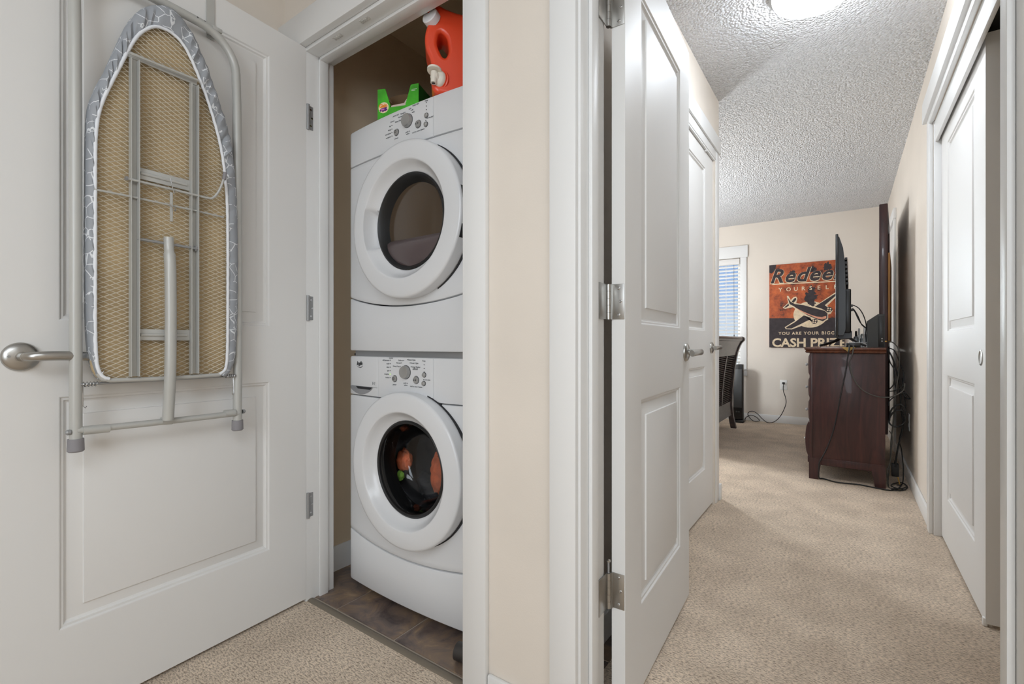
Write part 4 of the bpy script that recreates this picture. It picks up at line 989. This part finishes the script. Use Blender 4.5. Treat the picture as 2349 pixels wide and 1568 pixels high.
for nm, poly, m_ in (('fuselage', [(-0.573, 1.497), (-0.543, 1.443), (-0.498, 1.412), (-0.409, 1.395), (-0.309, 1.357), (-0.247, 1.336), (-0.205, 1.32), (-0.180, 1.29), (-0.182, 1.235), (-0.223, 1.204), (-0.27, 1.222), (-0.371, 1.275), (-0.46, 1.345), (-0.510, 1.388), (-0.55, 1.413)], 'poster_dark'),
                     ('wing', [(-0.302, 1.372), (-0.121, 1.500), (-0.06, 1.54), (-0.119, 1.471), (-0.205, 1.385), (-0.165, 1.345), (-0.15, 1.32), (-0.175, 1.30), (-0.211, 1.33), (-0.235, 1.346)], 'poster_dark'),
                     ('wing', [(-0.409, 1.276), (-0.346, 1.250), (-0.32, 1.19), (-0.30, 1.19), (-0.335, 1.225), (-0.371, 1.215), (-0.46, 1.165), (-0.53, 1.127), (-0.583, 1.127), (-0.586, 1.142), (-0.498, 1.200)], 'poster_dark'),
                     ('tail_fin', [(-0.563, 1.421), (-0.557, 1.398), (-0.583, 1.377), (-0.609, 1.374)], 'poster_dark'),
                     ('tail_fin', [(-0.53, 1.442), (-0.505, 1.478), (-0.485, 1.485), (-0.485, 1.462), (-0.511, 1.426)], 'poster_dark')):
    flat(nm, poly, m_, 0.0026, pl)
flat('belly_stripe', [(-0.490, 1.370), (-0.421, 1.325), (-0.346, 1.285), (-0.29, 1.260), (-0.235, 1.252), (-0.192, 1.262), (-0.192, 1.236), (-0.229, 1.224), (-0.278, 1.236), (-0.371, 1.284), (-0.434, 1.319)], 'poster_pink', 0.0030, pl)
for ex, ez in ((-0.165, 1.335), (-0.305, 1.205)):
    flat('engine', [(ex + 0.030 * math.cos(k * math.pi / 8), ez + 0.030 * math.sin(k * math.pi / 8)) for k in range(16)], 'poster_dark', 0.0029, pl)
    for k in range(4): flat('propeller', [(ex + 0.016 * math.cos(k * 1.57 + 0.6) + 0.0085 * math.cos(j), ez + 0.016 * math.sin(k * 1.57 + 0.6) + 0.0085 * math.sin(j)) for j in [m * math.pi / 4 for m in range(8)]], 'poster_cream', 0.0033, pl)
def ptext(name, body, size, x, z, mat_, h=0.0012, **kw):
    b = B(); add_text(b, body, size, Matrix.Translation((x, PY - h, z)) @ Matrix.Rotation(R(90), 4, 'X'), **kw)
    bmesh.ops.bisect_plane(b.bm, geom=b.bm.verts[:] + b.bm.edges[:] + b.bm.faces[:], plane_co=(PX1 - 0.004, 0, 0), plane_no=(1, 0, 0), clear_outer=True); return b.obj(name, mat_, po, smooth=0)
ptext('headline_outline', 'Redeem', 0.225, PX0 + 0.004, 1.672, 'poster_cream', 0.0020, font_shear=0.32, bold=0.0095, spacing=1.10)
ptext('headline', 'Redeem', 0.225, PX0 + 0.004, 1.676, 'poster_dark', 0.0030, font_shear=0.32, bold=0.0050, spacing=1.10)
b = B(); b.prism([(-0.74, 1.654), (PX1, 1.640), (PX1, 1.652), (-0.72, 1.664)], pf, 0.0, 0.0014); b.obj('headline_stroke', 'poster_cream', po, smooth=0)
for i, ch in enumerate('YOURSELF'): ptext('lettering', ch, 0.062, -0.665 + 0.0775 * i, 1.568, 'poster_cream', 0.0024, bold=0.001)
ptext('lettering', 'YOU ARE YOUR BIGGEST', 0.048, -0.665, 1.054, 'poster_cream', 0.0014, bold=0.0008, spacing=1.22)
ptext('lettering', 'CASH PRIZE', 0.138, PX0 + 0.028, 0.914, 'poster_cream', 0.0014, bold=0.004, spacing=0.99)

# ------------------------------------------------------------------ dresser
DY0, DY1 = 3.935, 5.48
ds = thing('dresser', 'dark cherry dresser with drawers against the right wall', 'dresser', (0, DY0, 0))
B().box(-0.215, 0.205, DY0, DY0 + 0.022, 0.150, 0.886, 0.002).obj('side_panel', 'cherry_wood', ds)
B().box(-0.215, 0.205, DY1 - 0.022, DY1, 0.150, 0.886, 0.002).obj('side_panel', 'cherry_wood', ds)
B().box(-0.216, -0.196, DY0 - 0.003, DY0 + 0.03, 0.15, 0.886, 0.002).obj('corner_stile', 'cherry_wood', ds)
B().box(0.175, 0.184, DY0 + 0.02, DY1 - 0.02, 0.30, 0.886).obj('back_panel', 'cherry_wood', ds)
B().box(-0.20, 0.18, DY0 + 0.02, DY1 - 0.02, 0.155, 0.17).obj('bottom_panel', 'cherry_wood', ds)
b = B()
pr = [(0.0, 0.886), (0.008, 0.887), (0.014, 0.892), (0.015, 0.899), (0.010, 0.904), (0.016, 0.908), (0.021, 0.914), (0.019, 0.921), (0.012, 0.9245), (0.0, 0.925)]
rings = []
for e_, z in pr:
    rings.append([(-0.226 - e_, DY0 - 0.005 - e_, z), (0.209, DY0 - 0.005 - e_, z), (0.209, DY1 + 0.005 + e_, z), (-0.226 - e_, DY1 + 0.005 + e_, z)])
b.ring_skin(rings, True, True, True); b.obj('top', 'cherry_wood_top', ds, smooth=40)
# bowed drawer fronts
zr = [(0.155, 0.395, 0.015), (0.405, 0.560, 0.006), (0.570, 0.715, 0.006), (0.725, 0.880, 0.006)]
for z0_, z1_, pj in zr:
    for ya, yb in ((DY0 + 0.012, DY0 + 0.765), (DY0 + 0.780, DY1 - 0.012)):
        rings = []
        for k in range(9):
            v = k / 8; z = z0_ + (z1_ - z0_) * v
            bow = pj + (0.012 if pj > 0.01 else 0.003) * math.sin(math.pi * v) - (0.006 if k in (0, 8) else 0)
            rings.append([(-0.216, ya, z), (-0.216 - bow, ya + 0.004, z), (-0.216 - bow, yb - 0.004, z), (-0.216, yb, z)])
        dw = B().ring_skin(rings, False, True, True).obj('drawer', 'cherry_wood', ds, smooth=40)
        zc = (z0_ + z1_) / 2
        for y in (ya + 0.02, yb - 0.15) if ya < 4.2 else (ya + 0.15, yb - 0.15):
            B().lathe([(0, 0.016), (0.008, 0.0145), (0.0105, 0.010), (0.007, 0.005), (0.006, 0), (0.007, -0.006)], (-0.216 - pj - 0.004, y, zc), (-1, 0, 0), 18).obj('knob', 'metal_steel', dw)
# plinth and legs
B().box(-0.20, 0.195, DY0 + 0.004, DY0 + 0.022, 0.102, 0.150, 0.002).obj('side_apron', 'cherry_wood', ds)
B().box(-0.228, -0.21, DY0 + 0.01, DY1 - 0.01, 0.112, 0.155, 0.003).obj('front_apron', 'cherry_wood', ds)
B().box(-0.221, 0.207, DY0 - 0.004, DY0 + 0.02, 0.144, 0.152, 0.002).obj('base_moulding', 'cherry_wood', ds)
for xa, xb, s0 in ((-0.220, -0.150, 1), (0.135, 0.207, -1)):
    for ya, yb in ((DY0, DY0 + 0.055), (DY1 - 0.055, DY1)):
        b = B(); xi = xb if s0 > 0 else xa; xo = xa if s0 > 0 else xb
        b.prism([(xo, 0), (xi - s0 * 0.016, 0), (xi, 0.10), (xi + s0 * 0.004, 0.146), (xo, 0.146)], lambda u, v, w_: Vector((u, w_, v)), ya, yb); b.obj('leg', 'cherry_wood', ds)
# mirror behind dresser
mr = thing('dresser_mirror', 'tall wood framed mirror standing behind the dresser', 'mirror', (0.188, 4.30, 0.0), R(-4))
ML = 0.86
B().box(0, 0.05, 0, 0.07, 0.300, 1.955, 0.006).obj('frame_stile', 'cherry_wood', mr, True)
B().box(0, 0.05, ML - 0.07, ML, 0.300, 1.955, 0.006).obj('frame_stile', 'cherry_wood', mr, True)
B().box(0, 0.05, 0.07, ML - 0.07, 1.875, 1.950, 0.006).obj('frame_rail', 'cherry_wood', mr, True)
B().box(0, 0.05, 0.07, ML - 0.07, 0.927, 1.0, 0.006).obj('frame_rail', 'cherry_wood', mr, True)
B().box(0.014, 0.020, 0.06, ML - 0.06, 0.99, 1.885).obj('mirror_glass', 'mirror_glass', mr, True)
B().box(0.0505, 0.062, 0.004, ML - 0.01, 0.96, 1.60, 0.001).obj('backing_board', 'backing_board', mr, True)
B().box(0.024, 0.030, 0.06, ML - 0.06, 0.95, 1.90).obj('back_panel', 'cherry_wood', mr, True)

# ------------------------------------------------------------------ television on the dresser
tv = thing('television', 'black flat television standing on the dresser seen edge on', 'television', (-0.02, 4.6, 0.925))
TY0, TY1 = 4.00, 5.23
B().box(-0.066, -0.050, TY0, TY1, 1.000, 1.718, 0.004, 3).obj('screen_bezel', 'tv_black', tv)
b = B(); b.prism([(-0.050, 1.01), (-0.050, 1.705), (-0.044, 1.70), (-0.022, 1.62), (-0.012, 1.52), (-0.008, 1.30), (-0.008, 1.05), (-0.020, 1.01)], lambda u, v, w_: Vector((u, w_, v)), TY0 + 0.03, TY1 - 0.03); b.obj('rear_shell', 'tv_black', tv)
B().box(-0.02, 0.024, TY0 + 0.16, TY1 - 0.16, 1.03, 1.345, 0.008, 3).obj('rear_housing', 'tv_black', tv)
for k in range(7): B().box(-0.014 + 0.001 * k, 0.002 + 0.0012 * k, TY0 + 0.20, TY1 - 0.2, 1.56 - 0.03 * k, 1.578 - 0.03 * k, 0.002).obj('vent_rib', 'tv_grey', tv)
for z in (1.215, 1.185): B().box(0.018, 0.034, 4.17, 4.20, z, z + 0.018, 0.002).obj('cable_plug', 'tv_grey', tv)
for yc, s0 in ((4.26, -1), (4.97, 1)):
    b = B(); b.prism([(-0.078, 1.000), (-0.078, 1.045), (-0.042, 1.090), (-0.032, 1.105), (-0.01, 1.075), (0.030, 1.040), (0.030, 0.992), (-0.04, 0.985)], lambda u, v, w_: Vector((u, w_, v)), yc - 0.03, yc + 0.03); o = b.obj('stand_bracket', 'tv_black', tv)
    b = B(); b.tube(smooth_path([(-0.168, yc - 0.05, 0.935), (-0.09, yc - 0.02, 0.965), (-0.03, yc, 0.998), (0.01, yc, 0.998), (0.06, yc - 0.02, 0.960), (0.11, yc - 0.04, 0.935)], 5), 0.0075, 10); b.obj('stand_foot', 'tv_black', o)

# ------------------------------------------------------------------ small things on the dresser
md = thing('modem', 'dark grey modem tower with slanted top on the dresser', 'modem', (0.165, 4.09, 0.925))
b = B(); b.prism([(0.113, 0.925), (0.207, 0.925), (0.207, 1.147), (0.171, 1.151), (0.113, 1.106)], lambda u, v, w_: Vector((u, w_, v)), 4.03, 4.16); b.obj('case', 'modem_grey', md)
B().box(0.172, 0.205, 4.0285, 4.03, 0.93, 1.14, 0.0006).obj('rear_strip', 'tv_black', md)
for z in (0.985, 0.968): B().lathe([(0, 0.004), (0.004, 0.004), (0.004, 0)], (0.192, 4.0285, z), (0, -1, 0), 12).obj('socket', 'metal_steel', md)
B().lathe([(0.0, 0.014), (0.0045, 0.014), (0.0055, 0.0), (0, 0)], (0.207, 4.05, 0.966), (1, 0, 0), 12).obj('coax_connector', 'brass', md)
sb = thing('set_top_box', 'flat black set top box at the dresser edge', 'electronics', (0.04, 4.03, 0.925))
B().box(-0.006, 0.075, 3.985, 4.10, 0.927, 0.955, 0.003).obj('case', 'tv_black', sb)
B().box(0.01, 0.11, 4.00, 4.12, 0.9552, 0.960, 0.002).obj('top_cover', 'appliance_grey', sb)
for x in (0.012, 0.034): B().cyl((x, 3.985, 0.937), (x, 3.972, 0.937), 0.0035, n=10).obj('cable_plug', 'cable_black', sb)
tag(B().box(-0.150, 0.02, 3.95, 4.16, 0.9255, 0.927).obj('loose_papers', 'paper_white'), 'white sheets of paper lying under the television stand', 'paper')
b = B(); b.ring_skin([[(-0.035, 3.965, 0.9275), (0.055, 3.965, 0.9275)], [(-0.030, 3.912, 0.9275), (0.050, 3.912, 0.9275)], [(-0.022, 3.907, 0.920), (0.038, 3.907, 0.920)], [(0.002, 3.906, 0.899), (0.010, 3.906, 0.898)]], False)
bmesh.ops.solidify(b.bm, geom=b.bm.faces[:], thickness=0.0008)
tag(b.obj('paper_envelope', 'paper_yellow'), 'yellow envelope corner folded over the dresser edge', 'envelope')
def bottle(x, y, h, r, body, cap, label):
    o = thing('perfume_bottle', label, 'bottle', (x, y, 0.925), group='bottles on the dresser')
    B().lathe([(0, 0.925), (r, 0.926), (r, 0.925 + h * 0.55), (r * 0.8, 0.925 + h * 0.64), (r * 0.35, 0.925 + h * 0.68), (0, 0.925 + h * 0.68)], (x, y, 0), (0, 0, 1), 24).obj('flask', body, o)
    B().lathe([(0, 0.925 + h * 0.68), (r * 0.45, 0.925 + h * 0.68), (r * 0.45, 0.925 + h * 0.95), (r * 0.3, 0.925 + h), (0, 0.925 + h)], (x, y, 0), (0, 0, 1), 20).obj('stopper', cap, o)
bottle(0.055, 4.36, 0.120, 0.016, 'perfume_glass', 'black_rubber', 'clear perfume bottle nearest the television')
bottle(0.074, 4.42, 0.142, 0.015, 'plastic_white', 'plastic_white', 'taller white perfume bottle between two clear ones')
bottle(0.092, 4.37, 0.100, 0.016, 'perfume_glass', 'chrome', 'short clear bottle beside the white carton')
ct = thing('small_carton', 'upright white carton beside the modem', 'carton', (0.112, 4.30, 0.925))
B().box(0.099, 0.124, 4.28, 4.33, 0.925, 1.072, 0.0015).obj('carton', 'plastic_white', ct)
B().box(0.103, 0.120, 4.2792, 4.28, 0.96, 1.02).obj('label', 'print_grey', ct)

# ------------------------------------------------------------------ cables
def cable(name, label, pts, r=0.0035, m_='cable_black', sub=6, cat='cable', group=None):
    b = B(); b.tube(smooth_path(pts, sub), r, 8); return tag(b.obj(name, m_, smooth=60), label, cat, group)
xz = lambda L, y, w_=0.0: [(x, y + w_ * math.sin(i * 1.7), z) for i, (x, z) in enumerate(L)]
cable('power_cable', 'black cable hanging down the dresser side to the floor', [(0.012, 3.972, 0.937), (0.014, 3.93, 0.934)] + xz([(0.012, 0.918), (0.007, 0.886), (-0.007, 0.768), (-0.027, 0.649), (-0.051, 0.499), (-0.075, 0.362), (-0.105, 0.254), (-0.135, 0.175), (-0.156, 0.127), (-0.160, 0.06)], 3.900) + [(-0.158, 3.93, 0.012), (-0.132, 3.955, 0.006), (-0.056, 3.905, 0.006), (0.064, 3.925, 0.006), (0.156, 3.90, 0.006), (0.230, 3.893, 0.006), (0.273, 3.97, 0.006), (0.300, 4.10, 0.006)], 0.0042)
cable('power_cable', 'grey cable looping off the dresser side into the tangle', [(0.034, 3.972, 0.937), (0.036, 3.93, 0.934)] + xz([(0.034, 0.915), (0.029, 0.88), (0.014, 0.827), (0.021, 0.769), (0.045, 0.697), (0.087, 0.641), (0.145, 0.609), (0.201, 0.602), (0.245, 0.613), (0.293, 0.653), (0.300, 0.70)], 3.902), 0.0040, 'cable_grey')
cable('coax_cable', 'coaxial cable from the brass modem connector down the wall gap', [(0.221, 4.05, 0.966)] + xz([(0.242, 0.962), (0.269, 0.931), (0.280, 0.873), (0.278, 0.773), (0.265, 0.657), (0.256, 0.542), (0.247, 0.411), (0.238, 0.309), (0.233, 0.164), (0.222, 0.046), (0.224, 0.008)], 4.0), 0.0038, 'cable_grey')
cable('tangled_cable', 'thick black cable dropping straight behind the dresser', xz([(0.218, 0.916), (0.241, 0.872), (0.266, 0.786), (0.282, 0.7), (0.288, 0.614), (0.293, 0.514), (0.302, 0.443), (0.297, 0.371), (0.279, 0.282), (0.27, 0.223), (0.262, 0.13)], 4.03), 0.0046)
cable('tangled_cable', 'black cable coiled in a high loop behind the dresser', xz([(0.220, 0.901), (0.233, 0.829), (0.256, 0.772), (0.251, 0.686), (0.224, 0.641), (0.242, 0.636), (0.278, 0.652), (0.3, 0.688), (0.302, 0.759), (0.282, 0.83), (0.256, 0.902), (0.229, 0.922)], 4.0, 0.012))
cable('tangled_cable', 'black cable end poking out toward the wall', xz([(0.253, 0.829), (0.257, 0.713), (0.275, 0.628), (0.308, 0.63), (0.333, 0.597), (0.336, 0.589), (0.319, 0.596), (0.293, 0.629), (0.27, 0.613), (0.23, 0.567), (0.228, 0.537)], 4.02, 0.008))
cable('tangled_cable', 'black cable coiled in a low loop beside the outlet', xz([(0.228, 0.441), (0.239, 0.514), (0.277, 0.554), (0.305, 0.534), (0.312, 0.477), (0.299, 0.428), (0.261, 0.407), (0.232, 0.421), (0.228, 0.45), (0.25, 0.501), (0.29, 0.518), (0.303, 0.491)], 3.98, 0.01), 0.0048)
cable('tangled_cable', 'thin black cable hanging closest to the wall', xz([(0.300, 0.72), (0.308, 0.627), (0.317, 0.541), (0.313, 0.454), (0.295, 0.366), (0.284, 0.306), (0.295, 0.25), (0.299, 0.207), (0.305, 0.12), (0.300, 0.02), (0.27, 0.006)], 4.06), 0.003)
cable('tangled_cable', 'thin grey cable beside the dresser back leg', xz([(0.226, 0.38), (0.242, 0.339), (0.238, 0.252), (0.229, 0.164), (0.217, 0.118), (0.216, 0.06), (0.225, 0.006), (0.26, 0.006), (0.31, 0.006)], 3.96), 0.003, 'cable_grey')
cable('tangled_cable', 'black cable coil lying on the carpet by the adapter', [(0.235, 3.93, 0.006), (0.26, 3.91, 0.006), (0.30, 3.95, 0.006), (0.325, 4.05, 0.007), (0.30, 4.12, 0.012), (0.25, 4.05, 0.012), (0.24, 3.97, 0.014), (0.28, 3.94, 0.013), (0.32, 4.02, 0.013)], 0.0036)
ad = thing('power_adapter', 'black power adapter hanging low behind the dresser', 'adapter', (0.262, 4.05, 0.06))
B().box(0.243, 0.281, 4.035, 4.075, 0.065, 0.150, 0.004).obj('brick', 'cable_black', ad)
B().cyl((0.262, 4.055, 0.150), (0.262, 4.055, 0.170), 0.006, 0.004).obj('strain_relief', 'cable_black', ad)
B().cyl((0.275, 4.04, 0.065), (0.285, 4.03, 0.020), 0.004, n=10).obj('plug_lead', 'brass', ad)
cable('video_cable', 'uppermost black cable arching from television to modem', xz([(0.030, 1.225), (0.043, 1.224), (0.073, 1.198), (0.098, 1.144), (0.111, 1.082), (0.108, 1.021), (0.110, 0.99), (0.112, 0.950)], 4.18), 0.0032)
cable('video_cable', 'lower black cable sagging from television to modem', xz([(0.030, 1.196), (0.045, 1.180), (0.060, 1.140), (0.078, 1.099), (0.105, 1.067), (0.114, 1.049)], 4.17), 0.0032)
cable('video_cable', 'middle black cable between television and modem', xz([(0.032, 1.206), (0.045, 1.189), (0.064, 1.148), (0.084, 1.090), (0.100, 1.070), (0.113, 1.060)], 4.19), 0.0032)

def outlet(name, label, x, y, z, nrm):
    o = thing(name, label, 'outlet', (x, y, z))
    if nrm == 'y':
        B().box(x - 0.037, x + 0.037, y - 0.005, y, z - 0.058, z + 0.058, 0.002).obj('cover_plate', 'plastic_white', o)
        for dz in (-0.02, 0.02):
            s = B().box(x - 0.017, x + 0.017, y - 0.007, y - 0.004, z + dz - 0.014, z + dz + 0.014, 0.002).obj('socket_face', 'plastic_white', o)
            for dx in (-0.006, 0.006): B().box(x + dx - 0.001, x + dx + 0.001, y - 0.0075, y - 0.006, z + dz - 0.004, z + dz + 0.005).obj('slot', 'print_dark', s)
    else:
        B().box(x - 0.005, x, y - 0.037, y + 0.037, z - 0.058, z + 0.058, 0.002).obj('cover_plate', 'plastic_white', o)
        for dz in (-0.02, 0.02): B().box(x - 0.007, x - 0.004, y - 0.017, y + 0.017, z + dz - 0.014, z + dz + 0.014, 0.002).obj('socket_face', 'plastic_white', o)
    return o
outlet('wall_outlet', 'white wall outlet under the canvas print', -0.616, YF, 0.457, 'y')
outlet('wall_outlet', 'white wall outlet low on the wall beside the cables', XR, 4.25, 0.408, 'x')
hc = thing('heater_cord', 'black cord plugged into the far wall outlet', 'cord', (-0.616, YF - 0.03, 0.478))
b = B(); b.tube(smooth_path([(-0.614, YF - 0.028, 0.474)] + [(x, 6.35, max(0.006, z)) for x, z in ((-0.609, 0.40), (-0.586, 0.315), (-0.582, 0.249), (-0.609, 0.16), (-0.649, 0.08), (-0.708, 0.02), (-0.776, 0.008), (-0.832, 0.05), (-0.879, 0.10), (-0.931, 0.13), (-0.974, 0.115), (-0.983, 0.075), (-0.926, 0.012), (-0.86, 0.02), (-0.893, 0.06), (-0.955, 0.08), (-1.003, 0.05), (-1.02, 0.02))], 5), 0.004, 8); b.obj('lead', 'cable_black', hc, smooth=60)
B().box(-0.628, -0.602, YF - 0.030, YF - 0.007, 0.468, 0.490, 0.003).obj('plug', 'cable_black', hc)
th_ = thing('tower_heater', 'black tower heater between the bed and the window', 'heater', (-1.07, 6.24, 0))
b = B(); b.box(-1.125, -1.018, 6.20, 6.30, 0.03, 0.70, 0.012, 3); b.obj('tower', 'tv_black', th_)
B().box(-1.135, -1.005, 6.18, 6.33, 0.0, 0.032, 0.008).obj('base', 'tv_black', th_)
B().box(-1.115, -1.028, 6.196, 6.201, 0.18, 0.64, 0.002).obj('grille', 'tv_grey', th_)
for dx in (-1.085, -1.060): B().lathe([(0, 0.004), (0.009, 0.004), (0.010, 0)], (dx, 6.20, 0.13), (0, -1, 0), 14).obj('dial', 'tv_grey', th_)

# ------------------------------------------------------------------ sleigh bed (foot end)
bed = thing('sleigh_bed', 'dark wood sleigh bed with louvred footboard', 'bed', (-1.05, 5.0, 0))
BY0, BY1 = 4.22, 5.80
def fx(z):   # outer face of the footboard
    tbl = [(0, -1.012), (0.13, -1.041), (0.26, -1.055), (0.44, -1.048), (0.66, -1.028), (0.80, -1.006), (0.86, -0.993), (0.92, -0.972), (0.96, -0.952), (1.0, -0.93)]
    for (a, xa), (c, xb) in zip(tbl[:-1], tbl[1:]):
        if z <= c: return xa + (xb - xa) * (z - a) / (c - a)
    return tbl[-1][1]
zz = [0, 0.06, 0.13, 0.2, 0.26, 0.35, 0.44, 0.55, 0.66, 0.74, 0.80, 0.86, 0.92, 0.955]
post = [(fx(z), z) for z in zz] + [(-0.928, 0.985), (-0.926, 1.005), (-0.935, 1.020), (-0.955, 1.028), (-0.978, 1.024), (-0.994, 1.008), (-1.008, 0.975)] + [(fx(z) - (0.050 if z > 0.1 else 0.055), z) for z in reversed(zz[:-1])]
for ya in (BY0, BY1 - 0.055):
    b = B(); b.prism(post, lambda u, v, w_: Vector((u, w_, v)), ya, ya + 0.055); b.obj('foot_post', 'bed_wood', bed)
b = B(); b.tube([(-0.962, BY0 + 0.02, 1.0), (-0.962, BY1 - 0.01, 1.0)], 0.026, 20); b.obj('top_roll', 'bed_wood', bed)
def rail(name, z0_, z1_, dep=0.028):
    n_ = 6; pr = [(fx(z0_ + (z1_ - z0_) * k / n_) - 0.012, z0_ + (z1_ - z0_) * k / n_) for k in range(n_ + 1)]
    pr = pr + [(x - dep, z) for x, z in reversed(pr)]
    b = B(); b.prism(pr, lambda u, v, w_: Vector((u, w_, v)), BY0 + 0.05, BY1 - 0.05); b.obj(name, 'bed_wood', bed)
rail('upper_rail', 0.820, 0.985); rail('lower_rail', 0.150, 0.305)
for yc in (4.76, 5.28):
    pr = [(fx(z) - 0.010, z) for z in (0.30, 0.45, 0.6, 0.75, 0.825)]; pr = pr + [(x - 0.03, z) for x, z in reversed(pr)]
    b = B(); b.prism(pr, lambda u, v, w_: Vector((u, w_, v)), yc - 0.018, yc + 0.018); b.obj('stile', 'bed_wood', bed)
pr = [(fx(z) - 0.040, z) for z in (0.29, 0.45, 0.6, 0.75, 0.83)]; pr = pr + [(x - 0.006, z) for x, z in reversed(pr)]
b = B(); b.prism(pr, lambda u, v, w_: Vector((u, w_, v)), BY0 + 0.05, BY1 - 0.05); b.obj('back_panel', 'bed_wood', bed)
lv = B().box(-0.011, 0.011, -0.245, 0.245, -0.003, 0.003, 0.001, 1); lv.bm.transform(Matrix.Rotation(R(28), 4, 'Y')); louv = lv.mesh('louvre_slat', 'bed_wood')
for yc, hl in ((4.507, 1.0), (5.020, 1.0), (5.522, 0.92)):
    z = 0.318
    while z < 0.818:
        o = link('louvre_slat', louv, bed); o.location = Vector((fx(z) - 0.026, yc, z)) - Vector((-1.05, 5.0, 0)); o.scale = (1, hl, 1); z += 0.0205
b = B(); b.box(-3.05, -1.10, BY0 + 0.03, BY0 + 0.06, 0.15, 0.38, 0.004); b.obj('side_rail', 'bed_wood', bed)
b = B(); b.box(-3.05, -1.10, BY1 - 0.06, BY1 - 0.03, 0.15, 0.38, 0.004); b.obj('side_rail', 'bed_wood', bed)
B().box(-3.05, -1.17, BY0 + 0.06, BY1 - 0.06, 0.30, 0.62, 0.05, 4).obj('mattress', 'mattress_cloth', bed)
B().box(-3.12, -3.05, BY0, BY1, 0.0, 1.25, 0.02, 3).obj('headboard', 'bed_wood', bed)
